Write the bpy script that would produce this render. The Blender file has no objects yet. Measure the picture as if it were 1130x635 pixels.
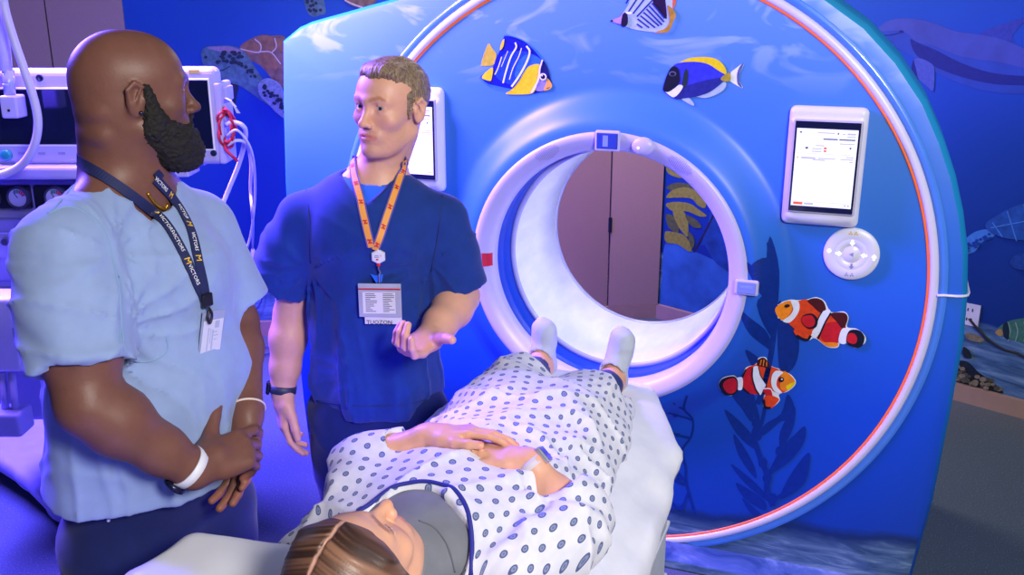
TUNNEL, SCREEN = 6.0, .32
import bpy, bmesh, math, random
import numpy as np
from mathutils import Vector, Matrix
from mathutils.geometry import tessellate_polygon

random.seed(7)
RNG = np.random.RandomState(7)
scene = bpy.context.scene
COL = scene.collection
PI = math.pi

# ------------------------------------------------------------------ camera
W, H, FPX = 1130, 635, 1050.0
CF = np.array([-0.33814647, 0.89552996, -0.28928025])
CR = np.array([0.93550130, 0.35332316, 0.00025931])
CU = np.array([-0.10244163, 0.27053437, 0.95724441])
CC = np.array([0.8059115, -3.10471594, 1.94805495])
HF = np.array([CF[0], CF[1], 0.0]); HF /= np.linalg.norm(HF)      # horizontal forward

cam = bpy.data.cameras.new('camera')
cam.sensor_width = 36.0
cam.lens = 36.0 * FPX / W
cam.clip_start = 0.02
cam_ob = bpy.data.objects.new('camera', cam)
m = Matrix.Identity(4)
for i in range(3):
    m[i][0], m[i][1], m[i][2], m[i][3] = CR[i], CU[i], -CF[i], CC[i]
cam_ob.matrix_world = m
COL.objects.link(cam_ob)
scene.camera = cam_ob


def ray(px, py):
    return CF + (px - W / 2) / FPX * CR - (py - H / 2) / FPX * CU


def at(px, py, h):
    """world point seen at (px,py) whose horizontal forward distance is h metres"""
    v = ray(px, py)
    return CC + v * (h / float(v @ HF))


def onz(px, py, z):
    v = ray(px, py)
    return CC + v * ((z - CC[2]) / v[2])


def onpl(px, py, p0, n):
    v = ray(px, py)
    return CC + v * (float((np.asarray(p0) - CC) @ n) / float(v @ n))


# ------------------------------------------------------------------ materials
def srgb(c):
    if isinstance(c, str):
        c = [int(c[i:i + 2], 16) / 255 for i in (0, 2, 4)]
    elif max(c) > 1.0:
        c = [v / 255 for v in c]
    return tuple((v / 12.92 if v <= .04045 else ((v + .055) / 1.055) ** 2.4) for v in c[:3]) + (1.0,)


class NT:
    def __init__(self, name):
        self.m = bpy.data.materials.new(name)
        self.m.use_nodes = True
        self.t = self.m.node_tree
        self.b = self.t.nodes['Principled BSDF']

    def n(self, kind, **kw):
        nd = self.t.nodes.new(kind)
        for k, v in kw.items():
            setattr(nd, k, v)
        return nd

    def l(self, a, b):
        self.t.links.new(a, b)

    def val(self, sock, v):
        if hasattr(v, 'links') or isinstance(v, bpy.types.NodeSocket):
            self.l(v, sock)
        else:
            sock.default_value = v

    def math(self, op, a, b=0.0, c=None, clamp=False):
        nd = self.n('ShaderNodeMath', operation=op, use_clamp=clamp)
        self.val(nd.inputs[0], a); self.val(nd.inputs[1], b)
        if c is not None:
            self.val(nd.inputs[2], c)
        return nd.outputs[0]

    def mix(self, f, a, b, blend='MIX'):
        nd = self.n('ShaderNodeMix', data_type='RGBA', blend_type=blend)
        self.val(nd.inputs[0], f); self.val(nd.inputs[6], a); self.val(nd.inputs[7], b)
        return nd.outputs[2]

    def ramp(self, fac, stops, interp='LINEAR'):
        nd = self.n('ShaderNodeValToRGB')
        cr = nd.color_ramp
        cr.interpolation = interp
        while len(cr.elements) < len(stops):
            cr.elements.new(.5)
        for e, (p, c) in zip(cr.elements, stops):
            e.position = p; e.color = c if len(c) == 4 else tuple(c) + (1,)
        self.l(fac, nd.inputs[0])
        return nd.outputs[0]

    def coord(self, which='Object'):
        return self.n('ShaderNodeTexCoord').outputs[which]

    def mapping(self, v, scale=(1, 1, 1), rot=(0, 0, 0), loc=(0, 0, 0)):
        nd = self.n('ShaderNodeMapping')
        nd.inputs['Scale'].default_value = scale
        nd.inputs['Rotation'].default_value = rot
        nd.inputs['Location'].default_value = loc
        self.l(v, nd.inputs['Vector'])
        return nd.outputs[0]

    def noise(self, v, scale=5, detail=3, rough=.5, dist=0.0):
        nd = self.n('ShaderNodeTexNoise')
        nd.inputs['Scale'].default_value = scale
        nd.inputs['Detail'].default_value = detail
        nd.inputs['Roughness'].default_value = rough
        nd.inputs['Distortion'].default_value = dist
        if v is not None:
            self.l(v, nd.inputs['Vector'])
        return nd.outputs['Fac']

    def bump(self, h, strength=.2, dist=.01):
        nd = self.n('ShaderNodeBump')
        nd.inputs['Strength'].default_value = strength
        nd.inputs['Distance'].default_value = dist
        self.l(h, nd.inputs['Height'])
        self.l(nd.outputs[0], self.b.inputs['Normal'])

    def set(self, **kw):
        names = dict(color='Base Color', rough='Roughness', metal='Metallic', spec='Specular IOR Level',
                     sheen='Sheen Weight', coat='Coat Weight', emis='Emission Color', emit='Emission Strength',
                     sss='Subsurface Weight', trans='Transmission Weight', alpha='Alpha')
        for k, v in kw.items():
            self.val(self.b.inputs[names[k]], v)
        return self


MATS = {}


def mat(name, color, rough=.5, metal=0.0, var=.06, nscale=14, bump=0.0, bscale=60, spec=.5, sheen=0, coat=0, emit=0, sss=0):
    """plain procedural material: base colour with a faint noise variation"""
    if name in MATS:
        return MATS[name]
    t = NT(name)
    c = srgb(color)
    co = t.coord()
    n = t.noise(co, nscale, 3)
    dark = tuple(v * (1 - var) for v in c[:3]) + (1,)
    lite = tuple(min(1, v * (1 + var)) for v in c[:3]) + (1,)
    col = t.ramp(n, [(.3, dark), (.7, lite)])
    t.set(color=col, rough=rough, metal=metal, spec=spec, sheen=sheen, coat=coat)
    if sss:
        t.set(sss=sss)
        t.b.inputs['Subsurface Radius'].default_value = (1, .35, .2)
        t.b.inputs['Subsurface Scale'].default_value = .004
    if emit:
        t.set(emis=col, emit=emit)
    if bump:
        t.bump(t.noise(co, bscale, 4), bump, .004)
    MATS[name] = t.m
    return t.m


# ------------------------------------------------------------------ objects
def tag(o, label=None, cat=None, group=None, kind=None):
    if label: o['label'] = label
    if cat: o['category'] = cat
    if group: o['group'] = group
    if kind: o['kind'] = kind
    return o


def empty(name, loc, label, cat, group=None):
    o = bpy.data.objects.new(name, None)
    o.empty_display_size = .1
    COL.objects.link(o)
    o.location = tuple(loc)
    return tag(o, label, cat, group)


def wloc(o):
    v = Vector((0, 0, 0))
    while o is not None:
        v += o.location
        o = o.parent
    return v


def link(name, me, parent=None, origin=None, label=None):
    """link mesh (vertices in WORLD coordinates); origin: where its origin goes"""
    o = bpy.data.objects.new(name, me)
    COL.objects.link(o)
    base = wloc(parent) if parent else Vector((0, 0, 0))
    if origin is None:
        origin = base
    origin = Vector(tuple(origin))
    me.transform(Matrix.Translation(-origin))
    o.location = origin - base
    if parent: o.parent = parent
    if label: o['label'] = label
    return o


def mesh_from(name, verts, faces, mats, midx=None, smooth=True, uv=None, col=None):
    me = bpy.data.meshes.new(name)
    me.from_pydata([tuple(map(float, v)) for v in verts], [], [tuple(map(int, f)) for f in faces])
    for mm in (mats if isinstance(mats, (list, tuple)) else [mats]):
        me.materials.append(mm)
    if midx is not None:
        me.polygons.foreach_set('material_index', np.asarray(midx, dtype=np.int32))
    me.polygons.foreach_set('use_smooth', [bool(smooth)] * len(me.polygons))
    if uv is not None:
        ul = me.uv_layers.new(name='UVMap')
        li = np.zeros(len(me.loops), dtype=np.int32)
        me.loops.foreach_get('vertex_index', li)
        ul.data.foreach_set('uv', np.asarray(uv, dtype=np.float32)[li].ravel())
    if col is not None:
        ca = me.color_attributes.new('tint', 'FLOAT_COLOR', 'POINT')
        ca.data.foreach_set('color', np.asarray(col, dtype=np.float32).ravel())
    me.update()
    return me


class MB:
    """collects shapes with material slots into one mesh"""
    def __init__(self):
        self.v, self.f, self.mi, self.mats, self.sm = [], [], [], [], []

    def slot(self, m):
        if m not in self.mats:
            self.mats.append(m)
        return self.mats.index(m)

    def add(self, vs, fs, m, smooth=False):
        b = len(self.v); s = self.slot(m)
        self.v += [tuple(map(float, v)) for v in vs]
        for f in fs:
            self.f.append(tuple(b + int(i) for i in f)); self.mi.append(s); self.sm.append(smooth)
        return self

    def from_bm(self, bm, m, M=None, smooth=False):
        if M is not None:
            bm.transform(M)
        bm.verts.index_update()
        self.add([v.co for v in bm.verts], [[v.index for v in f.verts] for f in bm.faces], m, smooth)
        bm.free()
        return self

    def box(self, c, size, m, M=None, bev=.004, seg=2):
        bm = bmesh.new()
        bmesh.ops.create_cube(bm, size=1)
        bmesh.ops.scale(bm, vec=size, verts=bm.verts)
        b = min(bev, min(size) * .45)
        if b > 0:
            bmesh.ops.bevel(bm, geom=list(bm.edges), offset=b, segments=seg, affect='EDGES', profile=.5)
        bmesh.ops.translate(bm, vec=c, verts=bm.verts)
        return self.from_bm(bm, m, M, False)

    def tube(self, pts, r, m, seg=8, caps=True, closed=False):
        pts = [np.array(p, float) for p in pts]
        n = len(pts)
        rs = r if isinstance(r, (list, tuple)) else [r] * n
        rings = []
        up = None
        for i in range(n):
            if closed:
                t = pts[(i + 1) % n] - pts[i - 1]
            else:
                t = pts[min(i + 1, n - 1)] - pts[max(i - 1, 0)]
            t = t / (np.linalg.norm(t) + 1e-12)
            if up is None:
                up = np.array([0, 0, 1.0]) if abs(t[2]) < .9 else np.array([1.0, 0, 0])
            a = up - t * (up @ t); a /= np.linalg.norm(a) + 1e-12
            up = a
            b = np.cross(t, a)
            rings.append([pts[i] + rs[i] * (math.cos(2 * PI * k / seg) * a + math.sin(2 * PI * k / seg) * b) for k in range(seg)])
        vs = [v for rg in rings for v in rg]
        fs = []
        for i in range(n if closed else n - 1):
            j = (i + 1) % n
            for k in range(seg):
                fs.append((i * seg + k, i * seg + (k + 1) % seg, j * seg + (k + 1) % seg, j * seg + k))
        if caps and not closed:
            fs.append(tuple(range(seg))[::-1]); fs.append(tuple((n - 1) * seg + k for k in range(seg)))
        return self.add(vs, fs, m, True)

    def cyl(self, a, b, r, m, r2=None, seg=24):
        return self.lathe(a, np.array(b, float) - np.array(a, float), [(0, 0), (r, 0), (r2 or r, 1), (0, 1)], m, seg, unit=True, smooth=False)

    def lathe(self, o, axis, prof, m, seg=32, unit=False, smooth=True):
        """prof: (radius, along)"""
        o = np.array(o, float); ax = np.array(axis, float)
        L = np.linalg.norm(ax); t = ax / L
        if not unit: L = 1.0
        a = np.array([0, 0, 1.0]) if abs(t[2]) < .9 else np.array([1.0, 0, 0])
        a = a - t * (a @ t); a /= np.linalg.norm(a); b = np.cross(t, a)
        vs, fs, rows = [], [], []
        for (r, z) in prof:
            if r < 1e-9:
                rows.append([len(vs)]); vs.append(o + t * z * L)
            else:
                rows.append(list(range(len(vs), len(vs) + seg)))
                for k in range(seg):
                    an = 2 * PI * k / seg
                    vs.append(o + t * z * L + r * (math.cos(an) * a + math.sin(an) * b))
        for i in range(len(rows) - 1):
            p, q = rows[i], rows[i + 1]
            for k in range(seg):
                k2 = (k + 1) % seg
                if len(p) == 1 and len(q) == 1: continue
                if len(p) == 1: fs.append((p[0], q[k2], q[k]))
                elif len(q) == 1: fs.append((p[k], p[k2], q[0]))
                else: fs.append((p[k], p[k2], q[k2], q[k]))
        return self.add(vs, fs, m, smooth)

    def sphere(self, c, r, m, M=None, seg=20):
        bm = bmesh.new()
        bmesh.ops.create_uvsphere(bm, u_segments=seg, v_segments=max(8, seg // 2), radius=1)
        r = (r, r, r) if not isinstance(r, (tuple, list)) else r
        bmesh.ops.scale(bm, vec=r, verts=bm.verts)
        if M is not None: bm.transform(M)
        bmesh.ops.translate(bm, vec=tuple(c), verts=bm.verts)
        return self.from_bm(bm, m, None, True)

    def poly(self, pts3, m):
        tris = tessellate_polygon([[Vector(tuple(p)) for p in pts3]])
        return self.add(pts3, tris, m, False)

    def mesh(self, name):
        me = bpy.data.meshes.new(name)
        me.from_pydata(self.v, [], self.f)
        for mm in self.mats: me.materials.append(mm)
        me.polygons.foreach_set('material_index', self.mi)
        me.polygons.foreach_set('use_smooth', self.sm)
        me.update()
        return me

    def build(self, name, parent=None, origin=None, label=None, recalc=True):
        me = self.mesh(name)
        if recalc:
            bm = bmesh.new(); bm.from_mesh(me)
            bmesh.ops.recalc_face_normals(bm, faces=bm.faces)
            bm.to_mesh(me); bm.free()
        return link(name, me, parent, origin, label)


def spline(pts, n=6, closed=False):
    """Catmull-Rom through pts (any dimension)"""
    P = [np.array(p, float) for p in pts]
    N = len(P); out = []
    for i in range(N if closed else N - 1):
        p0 = P[(i - 1) % N] if closed or i > 0 else P[0] * 2 - P[1]
        p1 = P[i]; p2 = P[(i + 1) % N]
        p3 = P[(i + 2) % N] if closed or i + 2 < N else P[-1] * 2 - P[-2]
        for k in range(n):
            t = k / n
            out.append(.5 * ((2 * p1) + (p2 - p0) * t + (2 * p0 - 5 * p1 + 4 * p2 - p3) * t * t + (3 * p1 - p0 - 3 * p2 + p3) * t ** 3))
    if not closed: out.append(P[-1])
    return out


# ------------------------------------------------------------------ noise + distance fields
def _hash(ix, iy, iz):
    n = (ix * 374761393 + iy * 668265263 + iz * 2147483647 + 1274126177).astype(np.int64)
    n = (n ^ (n >> 13)) * 1274126177
    n = n & 0x7fffffff
    return ((n ^ (n >> 16)) & 0xffff) / 65535.0


def vnoise(X, Y, Z):
    xi, yi, zi = np.floor(X).astype(np.int64), np.floor(Y).astype(np.int64), np.floor(Z).astype(np.int64)
    fx, fy, fz = X - xi, Y - yi, Z - zi
    fx, fy, fz = fx * fx * (3 - 2 * fx), fy * fy * (3 - 2 * fy), fz * fz * (3 - 2 * fz)
    r = 0
    for a in (0, 1):
        for b in (0, 1):
            for c in (0, 1):
                w = (fx if a else 1 - fx) * (fy if b else 1 - fy) * (fz if c else 1 - fz)
                r = r + w * _hash(xi + a, yi + b, zi + c)
    return r * 2 - 1


def rot_from(xa, ya, za):
    return np.stack([xa, ya, za], 1)


class SDF:
    def __init__(self):
        self.p = []
        self.disp = None

    def _add(self, fn, lo, hi, k, op):
        self.p.append((fn, np.array(lo, float), np.array(hi, float), k, op))
        return self

    def cone(self, a, b, ra, rb=None, k=.02, op='u', sq=None):
        a = np.array(a, float); b = np.array(b, float); rb = ra if rb is None else rb
        ab = b - a; L2 = float(ab @ ab) + 1e-12

        def fn(X, Y, Z):
            px, py, pz = X - a[0], Y - a[1], Z - a[2]
            t = np.clip((px * ab[0] + py * ab[1] + pz * ab[2]) / L2, 0, 1)
            return np.sqrt((px - t * ab[0]) ** 2 + (py - t * ab[1]) ** 2 + (pz - t * ab[2]) ** 2) - (ra + (rb - ra) * t)
        R = max(ra, rb)
        return self._add(fn, np.minimum(a, b) - R, np.maximum(a, b) + R, k, op)

    def chain(self, pts, rs, k=.02, op='u'):
        for i in range(len(pts) - 1):
            self.cone(pts[i], pts[i + 1], rs[i], rs[i + 1], k, op)
        return self

    def ell(self, c, r, R=None, k=.02, op='u'):
        c = np.array(c, float); r = np.array(r, float)
        Rm = np.eye(3) if R is None else np.array(R, float)     # columns = axes

        def fn(X, Y, Z):
            px, py, pz = X - c[0], Y - c[1], Z - c[2]
            q = [px * Rm[0, i] + py * Rm[1, i] + pz * Rm[2, i] for i in range(3)]
            k0 = np.sqrt((q[0] / r[0]) ** 2 + (q[1] / r[1]) ** 2 + (q[2] / r[2]) ** 2)
            k1 = np.sqrt((q[0] / r[0] ** 2) ** 2 + (q[1] / r[1] ** 2) ** 2 + (q[2] / r[2] ** 2) ** 2) + 1e-9
            return k0 * (k0 - 1) / k1
        ext = np.sqrt(((Rm * r[None, :]) ** 2).sum(1))
        return self._add(fn, c - ext, c + ext, k, op)

    def box(self, c, hs, R=None, rad=.01, k=.01, op='u'):
        c = np.array(c, float); hs = np.array(hs, float)
        Rm = np.eye(3) if R is None else np.array(R, float)

        def fn(X, Y, Z):
            px, py, pz = X - c[0], Y - c[1], Z - c[2]
            q = [np.abs(px * Rm[0, i] + py * Rm[1, i] + pz * Rm[2, i]) - (hs[i] - rad) for i in range(3)]
            o = np.sqrt(sum(np.maximum(v, 0) ** 2 for v in q))
            return o + np.minimum(np.maximum(np.maximum(q[0], q[1]), q[2]), 0) - rad
        ext = np.abs(Rm) @ hs
        return self._add(fn, c - ext, c + ext, k, op)

    def wedge(self, o, right, fwd, m, f0, k=.004, op='s', zmax=.25):
        """V-shaped notch: widens upward from o, reaching forward of f0"""
        o = np.array(o, float); c = 1 / math.sqrt(1 + m * m)

        def fn(X, Y, Z):
            r = (X - o[0]) * right[0] + (Y - o[1]) * right[1]
            f = (X - o[0]) * fwd[0] + (Y - o[1]) * fwd[1]
            return np.maximum((np.abs(r) - (Z - o[2]) * m) * c, -(f - f0))
        return self._add(fn, o - (.3, .3, .02), o + (.3, .3, zmax), k, op)

    def plane(self, p, n, k=.004, op='i', box=None):
        """keep the side the normal points away from"""
        p = np.array(p, float); n = np.array(n, float); n = n / np.linalg.norm(n)

        def fn(X, Y, Z):
            return (X - p[0]) * n[0] + (Y - p[1]) * n[1] + (Z - p[2]) * n[2]
        lo, hi = ((-99,) * 3, (99,) * 3) if box is None else box
        return self._add(fn, lo, hi, k, op)

    def sub(self, q, k=.02, op='u'):
        """another distance field, worked out on its own, then joined"""
        lo, hi = q.bounds()

        def fn(X, Y, Z):
            F = np.full(np.broadcast(X, Y, Z).shape, 1.0, dtype=np.float32)
            for f2, a, b, kk, o2 in q.p:
                d = f2(X, Y, Z)
                if o2 == 'u':
                    hh = np.maximum(kk - np.abs(F - d), 0) / kk; F = np.minimum(F, d) - hh * hh * kk * .25
                else:
                    d = -d if o2 == 's' else d
                    hh = np.maximum(kk - np.abs(F - d), 0) / kk; F = np.maximum(F, d) + hh * hh * kk * .25
            return F
        return self._add(fn, lo, hi, k, op)

    def bounds(self):
        us = [q for q in self.p if q[4] == 'u']
        return np.min([q[1] for q in us], 0), np.max([q[2] for q in us], 0)

    def field(self, lo, hi, h):
        lo = np.array(lo, float); hi = np.array(hi, float)
        n = np.ceil((hi - lo) / h).astype(int) + 1
        ax = [lo[i] + h * np.arange(n[i]) for i in range(3)]
        F = np.full(tuple(n), 1.0, dtype=np.float32)
        late = [q for q in self.p if q[4] == 'late']
        for fn, blo, bhi, k, op in self.p:
            if op == 'late': continue
            pad = k + 3 * h + .012
            i0 = np.clip(np.floor((blo - pad - lo) / h).astype(int), 0, n)
            i1 = np.clip(np.ceil((bhi + pad - lo) / h).astype(int) + 1, 0, n)
            if np.any(i1 <= i0): continue
            sl = tuple(slice(i0[i], i1[i]) for i in range(3))
            X = ax[0][sl[0]][:, None, None]; Y = ax[1][sl[1]][None, :, None]; Z = ax[2][sl[2]][None, None, :]
            d = fn(X, Y, Z).astype(np.float32)
            a = F[sl]
            if op == 'u':
                hh = np.maximum(k - np.abs(a - d), 0) / k
                F[sl] = np.minimum(a, d) - hh * hh * k * .25
            elif op == 's':
                hh = np.maximum(k - np.abs(a + d), 0) / k
                F[sl] = np.maximum(a, -d) + hh * hh * k * .25
            elif op == 'i':
                hh = np.maximum(k - np.abs(a - d), 0) / k
                F[sl] = np.maximum(a, d) + hh * hh * k * .25
        if self.disp is not None:
            near = np.abs(F) < .06
            I = np.argwhere(near)
            if len(I):
                P = lo + I * h
                F[near] += self.disp(P[:, 0], P[:, 1], P[:, 2]).astype(np.float32)
        for fn, blo, bhi, k, op in late:
            F = np.maximum(F, fn(ax[0][:, None, None], ax[1][None, :, None], ax[2][None, None, :]).astype(np.float32))
        return F, lo

    def mesh(self, h, lo=None, hi=None):
        l, u = self.bounds()
        lo = l - 4 * h if lo is None else np.array(lo, float)
        hi = u + 4 * h if hi is None else np.array(hi, float)
        F, lo = self.field(lo, hi, h)
        return nets(F, lo, h)


def nets(F, lo, h):
    S = F < 0
    c8 = [(a, b, c) for a in (0, 1) for b in (0, 1) for c in (0, 1)]
    n = np.array(F.shape) - 1
    sub = lambda A, o: A[o[0]:o[0] + n[0], o[1]:o[1] + n[1], o[2]:o[2] + n[2]]
    cnt = sum(sub(S, o).astype(np.int8) for o in c8)
    act = (cnt > 0) & (cnt < 8)
    I = np.argwhere(act)
    if len(I) == 0: return np.zeros((0, 3)), np.zeros((0, 4), int)
    idx = np.full(act.shape, -1, dtype=np.int64)
    idx[act] = np.arange(len(I))
    acc = np.zeros((len(I), 3)); num = np.zeros(len(I))
    vals = {o: sub(F, o)[act].astype(np.float64) for o in c8}
    for o in c8:
        for d in range(3):
            if o[d]: continue
            o2 = list(o); o2[d] = 1; o2 = tuple(o2)
            a, b = vals[o], vals[o2]
            msk = (a < 0) != (b < 0)
            t = np.where(msk, a / np.where(msk, a - b, 1), 0)
            p = np.zeros((len(I), 3)) + np.array(o, float)
            p[:, d] += t
            acc += p * msk[:, None]; num += msk
    V = lo + h * (I + acc / num[:, None])
    faces = []
    for d in range(3):
        e1, e2 = [(1, 2), (2, 0), (0, 1)][d]
        A = [slice(0, F.shape[i]) for i in range(3)]; B = list(A)
        A[d] = slice(0, F.shape[d] - 1); B[d] = slice(1, F.shape[d])
        sa, sb = S[tuple(A)], S[tuple(B)]
        ch = np.argwhere(sa != sb)
        ok = (ch[:, e1] > 0) & (ch[:, e2] > 0) & (ch[:, e1] < F.shape[e1] - 1) & (ch[:, e2] < F.shape[e2] - 1)
        ch = ch[ok]
        if not len(ch): continue
        flip = sa[tuple(ch.T)]
        q = []
        for (u, v) in ((-1, -1), (0, -1), (0, 0), (-1, 0)):
            cc = ch.copy(); cc[:, e1] += u; cc[:, e2] += v
            q.append(idx[tuple(cc.T)])
        q = np.stack(q, 1)
        q = np.where(flip[:, None], q, q[:, ::-1])
        faces.append(q[(q >= 0).all(1)])
    return V, np.concatenate(faces) if faces else np.zeros((0, 4), int)


def joinm(parts):
    vs, fs, b = [], [], 0
    for v, f in parts:
        vs.append(v); fs.append(f + b); b += len(v)
    return np.concatenate(vs), np.concatenate(fs)


def relax(V, F, it=1, lam=.5):
    """light smoothing of a quad mesh"""
    for _ in range(it):
        s = np.zeros_like(V); c = np.zeros(len(V))
        for a, b in ((0, 1), (1, 2), (2, 3), (3, 0)):
            np.add.at(s, F[:, a], V[F[:, b]]); np.add.at(c, F[:, a], 1)
            np.add.at(s, F[:, b], V[F[:, a]]); np.add.at(c, F[:, b], 1)
        V = V + lam * (s / np.maximum(c, 1)[:, None] - V) * (c > 0)[:, None]
    return V


def sstep(a, b, x):
    t = np.clip((x - a) / (b - a), 0, 1)
    return t * t * (3 - 2 * t)


def unit(v):
    v = np.array(v, float)
    return v / np.linalg.norm(v)
# ------------------------------------------------------------------ the room
PC = np.array([-0.38, 2.66, 0.0])                  # where the two mural walls meet
DA = unit([.876, .482, 0]); NA = np.array([.482, -.876, 0])      # left wall: runs right/away, normal into the room
DB = unit([.914, -.405, 0]); NB = np.array([-.405, -.914, 0])    # right wall
NA = unit(NA); NB = unit(NB)
WH = 2.95


def wall_slab(name, p, q, nrm, m, z0=0, z1=WH, th=.1, kind='structure'):
    p = np.array(p, float); q = np.array(q, float)
    vs = []
    for a in (p, q, q - nrm * th, p - nrm * th):
        for z in (z0, z1):
            vs.append((a[0], a[1], z))
    fs = [(0, 2, 3, 1), (2, 4, 5, 3), (4, 6, 7, 5), (6, 0, 1, 7), (1, 3, 5, 7), (0, 6, 4, 2)]
    mb = MB(); mb.add(vs, fs, m)
    return tag(mb.build(name), kind=kind)


def mural_mat(name, bed_z, bed_amp=.03, top='0A52AE', mid='083C8E', low='052A72'):
    t = NT(name)
    co = t.coord()
    sx = t.n('ShaderNodeSeparateXYZ'); t.l(co, sx.inputs[0])
    z = sx.outputs[2]
    n1 = t.noise(co, 1.6, 3)
    zz = t.math('ADD', z, t.math('MULTIPLY', t.math('SUBTRACT', n1, .5), .5))
    sea = t.ramp(t.math('DIVIDE', zz, 2.6), [(.15, srgb(low)), (.5, srgb(mid)), (.95, srgb(top))])
    mp = t.mapping(co, (1.2, 1.2, 9))
    n2 = t.noise(mp, 3.0, 5, .6, .6)
    bed = t.ramp(n2, [(.3, srgb('23406B')), (.5, srgb('4C6F96')), (.7, srgb('7C9BB8'))])
    n3 = t.noise(co, 4.0, 3)
    e = t.math('ADD', z, t.math('MULTIPLY', t.math('SUBTRACT', n3, .5), bed_amp * 2))
    f = t.math('MULTIPLY_ADD', t.math('SUBTRACT', bed_z, e), 40.0, .5, clamp=True)
    t.set(color=t.mix(f, sea, bed), rough=.55, spec=.25)
    return t.m


M_mural = mural_mat('mural_print', .42)
M_beige = mat('beige_laminate', 'A08478', .5, var=.07, nscale=220, bump=.05, bscale=300)
M_beige_d = mat('beige_trim', '9C8070', .5)
M_groove = mat('dark_joint', '1E1420', .7)


def floor_mat():
    t = NT('speckled_vinyl')
    co = t.coord()
    n = t.noise(co, 160, 2, .5)
    a = t.ramp(n, [(.35, srgb('47535E')), (.62, srgb('55626D')), (.74, srgb('8C98A2'))])
    t.set(color=a, rough=.38, spec=.4)
    t.bump(t.noise(co, 40, 2), .03, .003)
    return t.m


fb = MB()
fb.add([(-6, -5.2, 0), (5, -5.2, 0), (5, 4, 0), (-6, 4, 0), (-6, -5.2, -.08), (5, -5.2, -.08), (5, 4, -.08), (-6, 4, -.08)],
       [(0, 1, 2, 3), (7, 6, 5, 4), (0, 4, 5, 1), (1, 5, 6, 2), (2, 6, 7, 3), (3, 7, 4, 0)], floor_mat())
tag(fb.build('floor'), kind='structure')

A_end = PC - DA * 5.2
B_end = PC + DB * 4.6
# left wall: blue mural between the two beige stretches
sA_door = float((np.array([-0.668, 2.502, 0]) - PC) @ DA)
wall_slab('wall_left', A_end, PC, NA, M_mural)
wall_slab('wall_right', PC - DB * .06, B_end, NB, M_mural)


def on_wallA(s, z, d=0.0):
    v = PC + DA * s + NA * d
    return np.array([v[0], v[1], z])


def on_wallB(s, z, d=0.0):
    v = PC + DB * s + NB * d
    return np.array([v[0], v[1], z])


def panel(mb, f, s0, s1, z0, z1, d0, d1, m):
    vs = [f(s, z, d) for d in (d0, d1) for s in (s0, s1) for z in (z0, z1)]
    mb.add(vs, [(4, 6, 7, 5), (0, 1, 3, 2), (0, 4, 5, 1), (2, 3, 7, 6), (1, 5, 7, 3), (0, 2, 6, 4)], m)


# beige panelling, far left (top left of the picture), with a joint between its two boards
sBE = float((np.array([-3.068, 1.181, 0]) - PC) @ DA)
sGR = float((np.array([-3.414, .991, 0]) - PC) @ DA)
pb = MB()
panel(pb, on_wallA, sGR + .004, sBE, .1, 2.9, .001, .016, M_beige)
panel(pb, on_wallA, sGR - 1.1, sGR - .004, .1, 2.9, .001, .016, M_beige)
panel(pb, on_wallA, sGR - .004, sGR + .004, .1, 2.9, .001, .006, M_groove)
tag(pb.build('wall_back'), kind='structure')
# beige door and its frame post beside the corner, seen through the bore
pb = MB()
panel(pb, on_wallA, sA_door + .006, -.002, .09, 2.7, .001, .03, M_beige)
panel(pb, on_wallA, sA_door - 1.0, sA_door - .94, .09, 2.7, .001, .03, M_beige)
tag(pb.build('trim_1'), kind='structure')
pb = MB()
panel(pb, on_wallA, sA_door - .935, sA_door - .004, .02, 2.2, .001, .022, mat('door_laminate', '94786E', .45, var=.06, nscale=200))
dr = pb.build('door_1'); tag(dr, kind='structure')
for hz in (.62, 1.9):
    hb = MB()
    hb.cyl(on_wallA(sA_door, hz - .045, .03), on_wallA(sA_door, hz + .045, .03), .011, mat('hinge_steel', '2A3350', .3, .8), seg=14)
    hb.build('hinge', dr, origin=on_wallA(sA_door, hz, .03))
# baseboards
bb = MB(); panel(bb, on_wallA, -5.2, -.0, 0, .088, .001, .034, M_beige_d)
tag(bb.build('baseboard_left'), kind='structure')
bb = MB(); panel(bb, on_wallB, .0, 4.6, 0, .088, .001, .03, M_beige_d)
tag(bb.build('baseboard_right'), kind='structure')


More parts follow.
